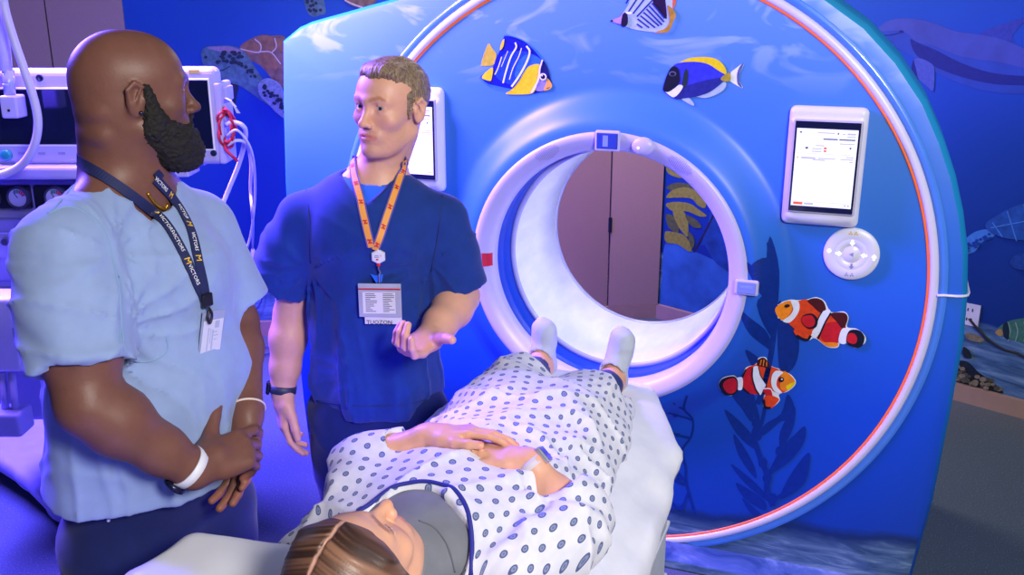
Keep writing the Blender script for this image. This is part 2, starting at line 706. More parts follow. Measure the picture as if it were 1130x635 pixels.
# ------------------------------------------------------------------ mural animals (flat prints on the walls)
class Decal:
    """flat printed picture: polygons drawn in a zoomed view (ox,oy,scale) and laid on a plane, each layer a hair above the last"""
    def __init__(self, p0, n, ox, oy, s, step=.0004, base=.0012, prof=None):
        self.p0, self.n, self.o, self.s = np.array(p0, float), np.array(n, float), (ox, oy), s
        self.k = 0; self.step, self.base = step, base
        self.mb = MB(); self.prof = prof

    def pt(self, q, lift, warp=False):
        P = onpl(self.o[0] + q[0] / self.s, self.o[1] + q[1] / self.s, self.p0, self.n)
        if self.prof is not None and warp:
            P = P + np.array([0, self.prof(P), 0])
        return P + self.n * lift

    def poly(self, pts, m, smooth=5):
        self.k += 1
        q = spline(pts, smooth, True) if smooth else pts
        self.face([self.pt(p, self.base + self.k * self.step) for p in q], m)
        return self

    def face(self, P3, m):
        if self.prof is None:
            self.mb.poly(P3, m); return
        tris = tessellate_polygon([[Vector(tuple(p)) for p in P3]])
        bm = bmesh.new()
        vv = [bm.verts.new(tuple(p)) for p in P3]
        for t in tris:
            try: bm.faces.new([vv[i] for i in t])
            except ValueError: pass
        for _ in range(4):
            es = [e for e in bm.edges if e.calc_length() > .016]
            if not es: break
            bmesh.ops.subdivide_edges(bm, edges=es, cuts=1)
            bmesh.ops.triangulate(bm, faces=bm.faces)
        for v in bm.verts: v.co.y += self.prof(v.co)
        self.mb.from_bm(bm, m)

    def line(self, pts, w, m, smooth=6):
        self.k += 1
        q = [np.array(p, float) for p in (spline(pts, smooth) if len(pts) > 2 else pts)]
        ws = w if isinstance(w, (list, tuple)) else (w, w)
        L, R = [], []
        for i, p in enumerate(q):
            t = q[min(i + 1, len(q) - 1)] - q[max(i - 1, 0)]
            t = t / (np.linalg.norm(t) + 1e-9)
            nn = np.array([-t[1], t[0]])
            u = i / (len(q) - 1)
            ww = (ws[0] + (ws[1] - ws[0]) * u) / 2
            L.append(self.pt(p + nn * ww, self.base + self.k * self.step, True)); R.append(self.pt(p - nn * ww, self.base + self.k * self.step, True))
        n = len(q)
        self.mb.add(L + R, [(i, i + 1, n + i + 1, n + i) for i in range(n - 1)], m)
        return self

    def dot(self, c, r, m, ry=None):
        self.k += 1
        ry = ry or r
        self.face([self.pt((c[0] + r * math.cos(a), c[1] + ry * math.sin(a)), self.base + self.k * self.step) for a in np.linspace(0, 2 * PI, 18, endpoint=False)], m)
        return self

    def build(self, name, parent=None, label=None, cat=None):
        c = np.mean(np.array(self.mb.v), 0)
        o = self.mb.build(name, parent, origin=c, label=label, recalc=False)
        # face the normals into the room
        me = o.data
        if sum((p.normal.dot(Vector(tuple(self.n)))) for p in me.polygons) < 0:
            me.flip_normals()
        if cat: tag(o, label, cat)
        return o


def pm(name, c, var=.12, ns=60):
    return mat('print_' + name, c, .5, var=var, nscale=ns, spec=.25)


pA, pB = PC, PC
# sea turtle on the left wall   (zoom 215,0 scale 4.535)
sk, skd, skl = pm('turtle_skin', '466878', .3, 40), pm('turtle_scale_dark', '18263C'), pm('turtle_skin_pale', '6E8496', .25)
sh, shl, shd = pm('turtle_shell', '6E5650', .35, 25), pm('turtle_seam', 'B7A9A8'), pm('turtle_shell_warm', '7E5A46', .3, 30)
d = Decal(pA, NA, 215, 0, 4.535)
d.poly([(150, 400), (215, 425), (210, 480), (200, 540), (190, 600), (165, 590), (150, 520), (125, 440)], skd)
d.poly([(225, 240), (260, 205), (330, 175), (380, 178), (460, 200), (480, 420), (420, 430), (330, 330), (250, 290)], sh)
for a in ([(232, 240), (262, 208), (300, 200), (325, 225), (318, 258), (270, 275)], [(310, 195), (345, 178), (385, 185), (405, 235), (380, 262), (332, 250)],
          [(322, 275), (345, 262), (385, 270), (415, 305), (410, 345), (370, 350), (330, 320)], [(400, 200), (440, 195), (470, 240), (440, 270), (410, 240)]):
    d.poly(a, shd, 3)
d.line([(228, 245), (318, 262), (330, 225), (300, 195)], 6, shl, 4)
d.line([(318, 262), (345, 258), (385, 264), (430, 320)], 6, shl, 4)
d.line([(385, 264), (408, 235), (400, 190)], 6, shl, 4)
d.poly([(32, 262), (60, 235), (110, 230), (170, 228), (220, 240), (255, 270), (290, 320), (330, 380), (370, 450), (400, 540), (330, 500), (260, 450), (215, 425), (160, 410), (110, 390), (60, 370), (42, 320)], sk)
d.poly([(60, 240), (110, 232), (190, 236), (240, 262), (190, 268), (120, 256)], pm('turtle_crown', '857391', .15))
rr = random.Random(3)
for i in range(26):
    cx, cy = 110 + rr.random() * 130, 258 + rr.random() * 60
    d.dot((cx, cy), 9 + rr.random() * 5, skd, 6 + rr.random() * 4)
for i in range(18):
    cx = 235 + rr.random() * 70; cy = 300 + (cx - 235) * .9 + rr.random() * 40
    d.dot((cx, cy), 5 + rr.random() * 4, skd)
d.line([(45, 335), (90, 352), (140, 350), (180, 330)], 5, skd)
d.dot((58, 285), 8, skd)
d.poly([(318, 430), (345, 395), (390, 395), (440, 440), (480, 600), (420, 570), (370, 520), (330, 480)], skl)
for i in range(30):
    u, v = rr.random(), rr.random()
    d.dot((325 + 110 * u + 30 * v, 415 + 90 * u + 80 * v - 15), 9, skd, 7)
d.build('sea_turtle_print', None, 'sea turtle printed on the blue wall behind the monitor, partly behind the scanner', 'mural print')

# second turtle: flipper and shell edge above the scanner's corner
d = Decal(pA, NA, 215, 0, 4.535)
d.poly([(540, -60), (600, -80), (640, -20), (655, 60), (630, 75), (585, 82), (555, 40)], sk)
for i in range(14):
    d.dot((560 + rr.random() * 75, -10 + rr.random() * 75), 8, skd)
d.poly([(740, -40), (900, -60), (905, 10), (840, 40), (780, 25), (750, 0)], sh)
d.line([(750, 0), (790, 20), (840, 38)], 8, shl)
d.build('turtle_flipper_print', None, 'turtle flipper and shell edge printed on the wall above the scanner corner', 'mural print')

# dolphin   (zoom 930,0 scale 5.29)
dg, dgl, dgd = pm('dolphin_back', '35488E', .14, 12), pm('dolphin_flank', '1F428E', .12, 12), pm('dolphin_dark', '0C1F66')
d = Decal(pB, NB, 930, 0, 5.29)
d.poly([(805, 195), (880, 160), (980, 125), (1070, 105), (1030, 160), (990, 210), (1000, 245), (900, 225)], pm('dolphin_fin', '263C8C'))
d.poly([(415, 350), (402, 400), (415, 450), (437, 505), (442, 470), (430, 400)], dgd)
d.poly([(128, 225), (150, 200), (190, 185), (220, 150), (270, 118), (340, 105), (430, 108), (540, 135), (660, 180), (800, 200), (940, 230), (1080, 290), (1250, 360), (1250, 500), (1080, 545), (900, 540), (720, 500), (560, 430), (430, 345), (330, 290), (240, 258), (150, 245)], dgl)
d.poly([(190, 188), (225, 150), (275, 120), (345, 108), (430, 112), (540, 138), (660, 183), (800, 203), (940, 233), (1080, 293), (1240, 362), (1240, 420), (1080, 400), (900, 360), (700, 330), (540, 270), (430, 240), (370, 190), (280, 180)], dg)
d.poly([(395, 230), (440, 250), (540, 290), (700, 370), (900, 430), (1240, 460), (1240, 510), (1080, 500), (880, 490), (700, 450), (540, 390), (430, 320)], pm('dolphin_shadow_band', '0F246A'))
d.line([(130, 218), (200, 205), (270, 205), (320, 195), (345, 188)], (8, 3), dgd)
d.line([(135, 205), (165, 195), (215, 190)], 10, pm('dolphin_beak', '5566A8'))
d.dot((343, 184), 13, dgd, 8)
d.poly([(420, 345), (470, 345), (530, 380), (538, 430), (530, 530), (490, 500), (445, 460), (430, 400)], pm('dolphin_flipper', '3C5096'))
d.build('dolphin_print', None, 'grey dolphin printed on the blue wall right of the scanner', 'mural print')

# turtle at the right edge  (zoom 1000,200 scale 2.443)
d = Decal(pB, NB, 1000, 200, 2.443)
d.poly([(155, 165), (180, 140), (215, 130), (245, 135), (235, 150), (205, 165), (185, 190), (155, 195)], pm('turtle_skin_blue', '3A78C0'))
for i in range(26):
    u = rr.random(); d.dot((160 + 70 * u, 180 - 42 * u + rr.random() * 26 - 8), 4.5, pm('turtle_blue_dark', '123A8C'), 3.4)
d.poly([(215, 120), (250, 90), (300, 65), (360, 50), (420, 60), (420, 170), (330, 160), (260, 150)], pm('turtle_blue_shell', '1C4C94', .25, 30))
for (a, b) in (((235, 110), (262, 150)), ((275, 80), (300, 160)), ((320, 62), (345, 160)), ((230, 125), (360, 100))):
    d.line([a, b], 3, pm('turtle_blue_seam', '3F78BE'))
d.poly([(282, 215), (300, 198), (340, 195), (380, 210), (370, 240), (310, 238), (290, 230)], pm('turtle_blue_flipper', '173E86', .25))
d.build('blue_turtle_print', None, 'blue-lit turtle printed at the wall edge below the dolphin', 'mural print')

# angelfish at the right edge
d = Decal(pB, NB, 1000, 200, 2.443)
d.poly([(240, 408), (262, 385), (300, 372), (370, 370), (380, 430), (330, 440), (290, 430), (262, 420)], pm('reef_fish', '3A6A62', .2))
d.poly([(240, 408), (255, 398), (262, 412), (252, 418)], pm('reef_fish_snout', '9C7F52'))
for x in (275, 295, 318, 345):
    d.line([(x, 380), (x + 6, 405), (x, 432)], 3, pm('reef_fish_stripe', '7F9F86'))
d.poly([(262, 388), (275, 382), (278, 425), (264, 418)], pm('reef_fish_band', '16283A'))
d.build('reef_fish_print', None, 'small striped reef fish printed on the wall at the picture edge', 'mural print')

# rocks and coral at the foot of the right wall
d = Decal(pB, NB, 1000, 200, 2.443)
rk = [pm('rock_dark', '1B2430', .3), pm('rock_mid', '4A4A40', .3), pm('rock_pale', '7A705C', .3)]
d.poly([(120, 540), (130, 490), (165, 487), (195, 515), (230, 540), (262, 572), (200, 560), (150, 548)], rk[0])
for i in range(46):
    x = 125 + rr.random() * 130
    y = 500 + (x - 125) * .42 + rr.random() * 36 - 8
    r = 5 + rr.random() * 5
    d.dot((x, y), r, rk[1 + (rr.random() < .45)], r * .7)
d.poly([(165, 408), (195, 412), (214, 425), (200, 432), (170, 424)], rk[2])
d.poly([(158, 445), (175, 455), (180, 475), (160, 472)], rk[0])
d.build('coral_rock_print', None, 'dark coral rocks printed above the baseboard right of the scanner', 'mural print')

# kelp seen through the bore  (zoom 660,130 scale 3.97)
ky, kyd, ks = pm('kelp_yellow', '7C7E30', .2), pm('kelp_olive', '4C5530', .25), pm('kelp_stem', '20223A')
d = Decal(pB, NB, 660, 130, 3.97)
d.poly([(292, 560), (330, 545), (420, 585), (500, 620), (620, 680), (640, 860), (290, 860), (282, 700)], pm('bore_seabed', '2A5C92', .25, 8), 3)
d.poly([(500, 400), (560, 460), (620, 560), (640, 700), (520, 640), (470, 560), (450, 560), (480, 480)], pm('bore_reef', '16407A', .3, 12), 3)
d.line([(520, 395), (505, 430), (470, 500), (420, 590)], 9, ks)
for (pts, m) in (([(300, 215), (340, 225), (385, 262), (350, 262), (310, 245)], ky), ([(300, 305), (340, 285), (400, 290), (450, 315), (400, 305), (330, 320)], kyd),
                 ([(300, 350), (330, 315), (390, 305), (445, 325), (472, 360), (470, 395), (440, 385), (410, 355), (350, 350)], ky),
                 ([(298, 380), (340, 368), (400, 375), (440, 400), (478, 430), (445, 432), (390, 410), (330, 410)], ky),
                 ([(298, 425), (330, 430), (355, 480), (350, 505), (310, 480)], kyd), ([(330, 410), (370, 405), (395, 450), (395, 520), (370, 500), (345, 460)], ky),
                 ([(385, 425), (430, 445), (455, 480), (420, 480), (395, 455)], kyd), ([(296, 500), (330, 500), (380, 515), (410, 560), (405, 588), (350, 555), (300, 545)], ky),
                 ([(395, 500), (420, 520), (425, 555), (410, 570)], kyd)):
    d.poly(pts, m, 4)
d.build('kelp_print', None, 'yellow-green kelp printed on the wall seen through the bore', 'mural print')
# fragment of a turtle over the top right of the gantry
d = Decal(pB, NB, 830, 0, 2.647)
d.poly([(120, -40), (240, -60), (255, 20), (235, 72), (200, 50), (150, 20)], pm('turtle_teal', '1F6C96', .3, 20))
d.poly([(195, 25), (210, 30), (215, 60), (200, 52)], pm('turtle_teal_dark', '0E3A72'))
d.build('teal_turtle_print', None, 'teal turtle printed above the scanner rim, cut by the frame', 'mural print')

# wall outlet on the left with its cable, and one at the right
ob = MB()
def outlet(name, f, s, z, label):
    mb = MB()
    panel(mb, f, s - .045, s + .045, z - .055, z + .055, .002, .012, mat('outlet_plastic', 'C7C6D8', .4))
    o = mb.build(name, None, origin=f(s, z, .002)); tag(o, label, 'wall outlet')
    for dz in (-.025, .025):
        for ds in (-.011, .011):
            mb = MB(); panel(mb, f, s + ds - .003, s + ds + .003, z + dz - .008, z + dz + .008, .011, .0128, mat('slot_black', '101018', .6))
            mb.build('socket_slot', o)
    return o
sO = float((onpl(284, 296, PC, NA) - PC) @ DA); zO = onpl(284, 296, PC, NA)[2]
outlet('wall_outlet', on_wallA, sO, zO, 'pale wall outlet with a white plug, low behind the blue-scrubbed man')
sO2 = float((onpl(1071, 347, PC, NB) - PC) @ DB); zO2 = onpl(1071, 347, PC, NB)[2]
outlet('wall_outlet', on_wallB, sO2, zO2, 'white wall outlet beside the scanner under the right-hand turtle')
mb = MB()
pts = [onpl(x, y, PC + NB * .02, NB) for x, y in ((1071, 352), (1078, 362), (1092, 376), (1108, 386), (1122, 390), (1134, 396), (1150, 400))]
pts = [on_wallB(sO2, zO2 - .02, .013)] + pts[1:]
mb.tube(spline(pts, 5), .006, mat('black_rubber', '14151C', .6), 8)
tag(mb.build('power_cord', None, origin=pts[0]), 'black power cord running along the wall from the right outlet', 'cord')
# ------------------------------------------------------------------ CT scanner
ZC = 1.06
R_RING, R_FACE = .482, 1.0136
ZF = 1.036
scan = empty('ct_scanner', (0, .4, 0), 'large blue CT scanner with an ocean print and round white bore, behind the table', 'CT scanner')


def prof(r):
    """how far the front cover stands out (negative y) at radius r: a collar round the bore"""
    return -.075 * float(sstep(.615, .49, r))


def prof_pt(P):
    return prof(math.hypot(P[0], P[2] - ZC))


def front_mat():
    t = NT('ocean_print_cover')
    co = t.n('ShaderNodeNewGeometry').outputs['Position']
    sx = t.n('ShaderNodeSeparateXYZ'); t.l(co, sx.inputs[0])
    x, z = sx.outputs[0], sx.outputs[2]
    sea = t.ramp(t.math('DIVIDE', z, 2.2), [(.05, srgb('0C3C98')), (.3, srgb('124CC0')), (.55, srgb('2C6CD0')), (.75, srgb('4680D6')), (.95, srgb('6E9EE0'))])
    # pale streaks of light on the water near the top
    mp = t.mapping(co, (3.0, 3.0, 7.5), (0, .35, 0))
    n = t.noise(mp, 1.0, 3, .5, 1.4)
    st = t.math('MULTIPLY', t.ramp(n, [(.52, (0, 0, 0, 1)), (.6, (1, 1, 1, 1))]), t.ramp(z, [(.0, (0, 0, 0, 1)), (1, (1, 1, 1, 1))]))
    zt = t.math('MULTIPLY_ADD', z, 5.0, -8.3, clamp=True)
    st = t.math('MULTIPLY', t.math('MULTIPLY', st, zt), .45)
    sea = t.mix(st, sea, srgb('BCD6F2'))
    # dark printed ridge and sea bed at the foot
    n2 = t.noise(co, 3.2, 4, .6)
    bh = t.math('ADD', t.math('MULTIPLY', t.math('ABSOLUTE', t.math('SUBTRACT', x, .35)), .05), .175)
    e = t.math('SUBTRACT', t.math('ADD', bh, t.math('MULTIPLY', t.math('SUBTRACT', n2, .5), .12)), z)
    f1 = t.math('MULTIPLY_ADD', e, 30, .5, clamp=True)
    f2 = t.math('MULTIPLY_ADD', t.math('SUBTRACT', e, .05), 22, .5, clamp=True)
    mp2 = t.mapping(co, (2.5, 2.5, 14))
    n3 = t.noise(mp2, 2.2, 5, .65, .8)
    bed = t.ramp(n3, [(.35, srgb('2C4A6C')), (.55, srgb('51708C')), (.72, srgb('84A0B0'))])
    c = t.mix(f1, sea, srgb('123064'))
    c = t.mix(f2, c, bed)
    t.set(color=c, rough=.38, spec=.4)
    return t.m


M_front = front_mat()
M_white = mat('white_plastic', 'DCDDEC', .32, var=.02)
M_lav = mat('bezel_plastic', 'BCB8E6', .35, var=.02)
M_collar = mat('collar_violet', '3F5CE0', .22, var=.03, coat=.4)

# front cover disc, with the collar swelling out round the bore
radii = np.concatenate([np.linspace(.47, .64, 18), np.linspace(.7, R_FACE, 8)])
NS = 128
vs, fs, mi = [], [], []
for i, r in enumerate(radii):
    for k in range(NS):
        a = 2 * PI * k / NS
        zc = ZC + (ZF - ZC) * float(sstep(.62, R_FACE, r))
        vs.append((r * math.cos(a), prof(r), zc + r * math.sin(a)))
for i in range(len(radii) - 1):
    for k in range(NS):
        fs.append((i * NS + k, i * NS + (k + 1) % NS, (i + 1) * NS + (k + 1) % NS, (i + 1) * NS + k))
        mi.append(1 if radii[i + 1] < .60 else 0)
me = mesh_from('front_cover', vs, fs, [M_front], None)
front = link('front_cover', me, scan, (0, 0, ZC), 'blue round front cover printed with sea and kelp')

# orange light line, white ring and blue edge ring round the cover
def ring(name, profl, m, label=None, parent=scan, seg=160, zc=ZC):
    mb = MB()
    mb.lathe((0, 0, zc), (0, -1, 0), profl, m, seg)
    return mb.build(name, parent, (0, 0, zc), label)
ring('light_line', [(R_FACE - .001, -.004), (R_FACE - .001, .004), (R_FACE + .007, .004), (R_FACE + .007, -.004)], mat('orange_line', 'E86A24', .35, emit=.3), 'thin glowing orange ring', zc=ZF)
M_band = mat('white_ring_plastic', 'D8D4F0', .3, var=.02, coat=.3)
M_edge = mat('edge_ring_blue', '4C86EE', .25, var=.04, coat=.5)
ring('trim_ring', [(R_FACE + .007, -.01), (R_FACE + .007, .006), (R_FACE + .012, .011), (R_FACE + .025, .011), (R_FACE + .033, .002), (R_FACE + .033, -.02)], M_band, 'white ring outside the orange line', zc=ZF)
ring('edge_ring', [(R_FACE + .033, -.02), (R_FACE + .033, .002), (R_FACE + .045, .006), (R_FACE + .058, .002), (R_FACE + .066, -.012), (R_FACE + .069, -.06)], M_edge, 'glossy light-blue edge ring', zc=ZF)

# body shell: outline in (x, z-ZC), straight right side, square left top corner
OUT = [(1.075, -1.12), (1.12, -.7), (1.135, -.36), (1.142, -.15), (1.135, .0), (1.118, .15), (1.09, .27), (1.055, .38), (1.01, .485), (.95, .60), (.86, .72), (.76, .82),
       (.63, .91), (.45, 1.0), (.25, 1.06), (0, 1.085), (-.25, 1.05), (-.50, .985), (-.825, .895), (-1.161, .815), (-1.215, .795), (-1.291, .744), (-1.31, .5), (-1.325, .2), (-1.33, -.2), (-1.31, -.7), (-1.28, -1.12)]


def out_r(a):
    d = (math.cos(a), math.sin(a)); best = 9
    n = len(OUT)
    for i in range(n):
        x1, z1 = OUT[i]; x2, z2 = OUT[(i + 1) % n]
        ex, ez = x2 - x1, z2 - z1
        den = d[0] * ez - d[1] * ex
        if abs(den) < 1e-12: continue
        t = (x1 * ez - z1 * ex) / den
        u = (x1 * d[1] - z1 * d[0]) / den
        if t > 0 and -1e-6 <= u <= 1 + 1e-6: best = min(best, t)
    return best


NA_ = 360
angs = [2 * PI * k / NA_ for k in range(NA_)]
# add the exact corner directions
angs = sorted(set(angs + [math.atan2(z, x) % (2 * PI) for x, z in OUT]))
NR = len(angs)
RIN = R_FACE + .05
vs, fs, mi = [], [], []
rows = [('in', .0), ('edge', -.050, .000), ('edge', -.018, .006), ('edge', -.004, .025), ('edge', 0, .055), ('edge', .004, .4), ('edge', -.03, .74), ('edge', -.08, .78), ('back', .50)]
for rw in rows:
    for a in angs:
        ro = out_r(a)
        c, s = math.cos(a), math.sin(a)
        zc = ZF if rw[0] == 'in' else ZC
        if rw[0] == 'in': r, y = RIN, -.0
        elif rw[0] == 'back': r, y = rw[1], .78
        else:
            r = max(ro + rw[1], RIN + .002) if rw[2] < .03 else ro + rw[1]
            y = rw[2]
        vs.append((r * c, y, max(zc + r * s, .006)))
for i in range(len(rows) - 1):
    for k in range(NR):
        k2 = (k + 1) % NR
        fs.append((i * NR + k, i * NR + k2, (i + 1) * NR + k2, (i + 1) * NR + k))
        mi.append(0 if i < 2 else (1 if i < 6 else 2))
# side cover print: teal
def side_mat():
    t = NT('side_print')
    co = t.n('ShaderNodeNewGeometry').outputs['Position']
    sx = t.n('ShaderNodeSeparateXYZ'); t.l(co, sx.inputs[0])
    z = sx.outputs[2]
    n = t.noise(co, 3, 3)
    zz = t.math('ADD', t.math('DIVIDE', z, 2.2), t.math('MULTIPLY', t.math('SUBTRACT', n, .5), .06))
    c = t.ramp(zz, [(.08, srgb('0E4CA8')), (.3, srgb('0C6AC8')), (.55, srgb('1C8CCB')), (.9, srgb('2A98D0'))])
    t.set(color=c, rough=.4, spec=.35)
    return t.m
me = mesh_from('shell', vs, fs, [M_front, side_mat(), M_white], mi, smooth=True)
bm = bmesh.new(); bm.from_mesh(me); bmesh.ops.remove_doubles(bm, verts=bm.verts, dist=1e-5); bmesh.ops.recalc_face_normals(bm, faces=bm.faces)
for e in bm.edges:
    if len(e.link_faces) == 2 and e.calc_face_angle(0) > .6: e.smooth = False
bm.to_mesh(me); bm.free()
shell = link('shell', me, scan, (0, .4, ZC), 'blue printed outer housing')
# seam and foot
mb = MB()
zs = onpl(1045, 326, (0, 0, 0), np.array([0, -1., 0]))[2] - ZC
aa = math.atan2(zs, 1.1)
pts = [(R_FACE + .03, -.012), (R_FACE + .05, -.004), (R_FACE + .07, -.002), (1.10, .0), (1.118, .008), (1.131, .022), (1.137, .055), (1.14, .2), (1.141, .4)]
mb.tube([(r, y - .002, ZC + zs) for r, y in pts], .0045, M_white, 8)
mb.build('seam', scan, (1.1, 0, ZC + zs), 'thin white seam on the right side')
mb = MB()
mb.box((-.1, .40, .018), (2.1, .60, .034), mat('plinth_grey', '3A4152', .6), bev=.006)
mb.box((.16, -.055, .019), (1.82, .15, .036), M_front, bev=.006)
mb.build('plinth', scan, (0, .38, 0), 'low foot with the print running on')

# ---- bore ring with its fittings
M_recess = mat('recess_blue', '0C3FBE', .35, var=.03)
YR = -.083
rp = [(R_RING - .002, .0), (R_RING, -.0), (R_RING, YR + .022), (R_RING - .006, YR + .006), (R_RING - .018, YR), (.45, YR + .004), (.425, YR + .018), (.414, YR + .034), (.410, YR + .052), (.413, .0)]
ring_o = ring('bore_ring', [(r, -y) for r, y in rp], M_lav, 'pale lavender ring round the bore')
for v_ in ring_o.data.vertices:
    v_.co.x *= 1 + .022 * max(0.0, min(1.0, -v_.co.x / .4)) ** 1.5
ring('bore_gap', [(.440, .0), (.4145, -.022), (.4140, -.05), (.414, -.112)], M_recess, 'deep blue band inside the ring')


def tube_mat():
    t = NT('tube_liner')
    co = t.coord()
    n = t.noise(t.mapping(co, (6, 2, 6)), 2.0, 4, .6)
    t.set(color=t.ramp(n, [(.3, srgb('DDE2F2')), (.7, srgb('F2F4FC'))]), rough=.45)
    return t.m
M_tube = tube_mat()
tp = [(.414, -.112), (.409, -.107), (.400, -.107), (.396, -.116)]
ring('tube_lip', tp, mat('tube_lip_plastic', 'A9ACE0', .3), 'lavender lip of the tube')
ring('bore_tube', [(.396, -.116), (.396, -.35), (.390, -.57), (.391, -.571)], M_tube, 'white luminous inner tube')
ring('tube_lip', [(.390, -.571), (.386, -.575), (.386, -.589), (.393, -.60), (.42, -.64), (.47, -.79), (.51, -.79)], mat('tube_lip_plastic', 'A9ACE0', .3), 'lavender rear lip of the tube')
# tunnel lamp: a lit strip along the crown of the tube, toward the right
mb = MB()
a0, a1 = math.radians(20), math.radians(88)
na = 16
vs = [(.3945 * math.cos(a0 + (a1 - a0) * i / na), y, ZC + .3945 * math.sin(a0 + (a1 - a0) * i / na)) for y in (.13, .57) for i in range(na + 1)]
M_led = bpy.data.materials.new('tunnel_led'); M_led.use_nodes = True
_b = M_led.node_tree.nodes['Principled BSDF']
_b.inputs['Base Color'].default_value = (.9, .92, 1, 1)
_b.inputs['Emission Color'].default_value = (.72, .76, 1, 1); _b.inputs['Emission Strength'].default_value = TUNNEL
mb.add(vs, [(i, i + 1, na + 2 + i, na + 1 + i) for i in range(na)], M_led)
mb.build('tunnel_lamp', scan, (.2, .35, ZC + .34), 'lit strip along the crown of the tube')


def ring_pt(ang, r=.45, y=YR):
    return np.array([r * math.cos(ang), y, ZC + r * math.sin(ang)])


M_glass = mat('dark_window', '33489A', .12, var=.05, coat=.6)
M_glass2 = mat('pale_window', '7C8EDC', .12, var=.05, coat=.6)
# positioning window at the crown and at three o'clock
for nm, ang, wr, wt, lbl in (('laser_window', PI / 2, .026, .036, 'dark window at the crown of the ring'), ('laser_window', 0.0, .030, .02, 'pale-framed window at the right of the ring')):
    er = np.array([math.cos(ang), 0, math.sin(ang)]); et = np.array([-math.sin(ang), 0, math.cos(ang)])
    c = ring_pt(ang, .449 if ang else .476)
    M = Matrix([[er[0], et[0], 0, c[0]], [0, 0, -1, YR - .001], [er[2], et[2], 0, c[2]], [0, 0, 0, 1]])
    mb = MB(); mb.box((0, 0, .004), (wr * 2 + .016, wt * 2 + .012, .016), M_lav, M, bev=.0075, seg=3)
    w = mb.build(nm, scan, c, lbl)
    mb = MB(); mb.box((0, 0, .010), (wr * 2, wt * 2, .008), M_glass if ang else M_glass2, M, bev=.0035, seg=3)
    mb.box((0, wt * .15, .0135), (wr * 1.4, wt * .5, .002), mat('window_strip', '7F95E0', .15), M, bev=.001)
    mb.build('pane', w, c)
# dome sensor
c = ring_pt(math.radians(75), .452)
mb = MB(); mb.sphere(c, (.038, .016, .03), M_lav, seg=28)
mb.build('sensor_dome', scan, c, 'round domed sensor beside the crown window')
mb = MB(); c2 = c + np.array([-.012, -.0125, -.004]); mb.sphere(c2, (.006, .004, .006), mat('sensor_lens', 'F4F2FF', .1, emit=.6))
mb.build('sensor_light', scan, c2, 'tiny bright light')
# perforated speakers
for ang, lbl in ((math.radians(118), 'fan of small speaker holes, left of the crown'), (math.radians(58), 'fan of small speaker holes, right of the crown')):
    mb = MB()
    cc = ring_pt(ang, .449)
    er = np.array([math.cos(ang), 0, math.sin(ang)]); et = np.array([-math.sin(ang), 0, math.cos(ang)])
    for i in range(-5, 6):
        for j in range(-7, 8):
            u, v = i / 5.4, j / 7.4
            if u * u + v * v > 1: continue
            p = cc + er * (u * .022) + et * (v * .046)
            rr_ = math.hypot(p[0], p[2] - ZC)
            yy = np.interp(rr_, [.41, .414, .425, .45, .464, .476, .482], [YR + .052, YR + .034, YR + .018, YR + .004, YR, YR + .006, YR + .022])
            p[1] = yy - .0006
            mb.cyl(p + np.array([0, .001, 0]), p + np.array([0, -.0006, 0]), .0012, mat('hole_grey', '6A68A8', .6), seg=6)
    o = mb.build('speaker_grille', scan, cc, lbl)
    o['kind'] = 'stuff'
# red and pink warning label at nine o'clock
def arc_label(name, a0, a1, r0, r1, m, label, lift=.0015):
    mb = MB(); n = 8; vs = []
    rs = np.linspace(r0, r1, 7)
    for i in range(n + 1):
        a = a0 + (a1 - a0) * i / n
        for r in rs:
            y = np.interp(r / 1.02, [.41, .414, .425, .45, .464, .476, .482], [YR + .052, YR + .034, YR + .018, YR + .004, YR, YR + .006, YR + .022]) - lift
            vs.append((r * math.cos(a), y, ZC + r * math.sin(a)))
    q = len(rs)
    mb.add(vs, [(i * q + j, i * q + j + 1, (i + 1) * q + j + 1, (i + 1) * q + j) for i in range(n) for j in range(q - 1)], m, True)
    c = np.mean(np.array(vs), 0)
    return mb.build(name, scan, c, label)
arc_label('warning_label', PI - .055, PI + .055, .422, .452, mat('label_red', 'C81E34', .4), 'red label at the left of the ring')
arc_label('warning_label', PI - .055, PI + .055, .452, .486, mat('label_pink', 'C86AC0', .4), 'pink end of the red label')

# ---- printed fish (stickers on the cover)
GP, GN = (0, 0, 0), np.array([0, -1.0, 0])
def gd(ox, oy, s, **k):
    return Decal(GP, GN, ox, oy, s, prof=prof_pt, **k)
Wt, Bk = pm('fish_white', 'E6ECF4', .05), pm('fish_black', '101426', .2)
Ye, YeD = pm('fish_yellow', 'E6CE14', .12), pm('fish_mustard', 'A89A2C', .2)
BlD, Bl, BlM = pm('fish_navy', '0C1A86', .25), pm('fish_blue', '1C48C8', .2), pm('fish_royal', '3238C4', .2)
Or, OrR, Re, DkR = pm('fish_orange', 'F28A1E', .12), pm('fish_vermilion', 'E2461C', .15), pm('fish_red', 'C81C2A', .15), pm('fish_maroon', '4A1218', .2)
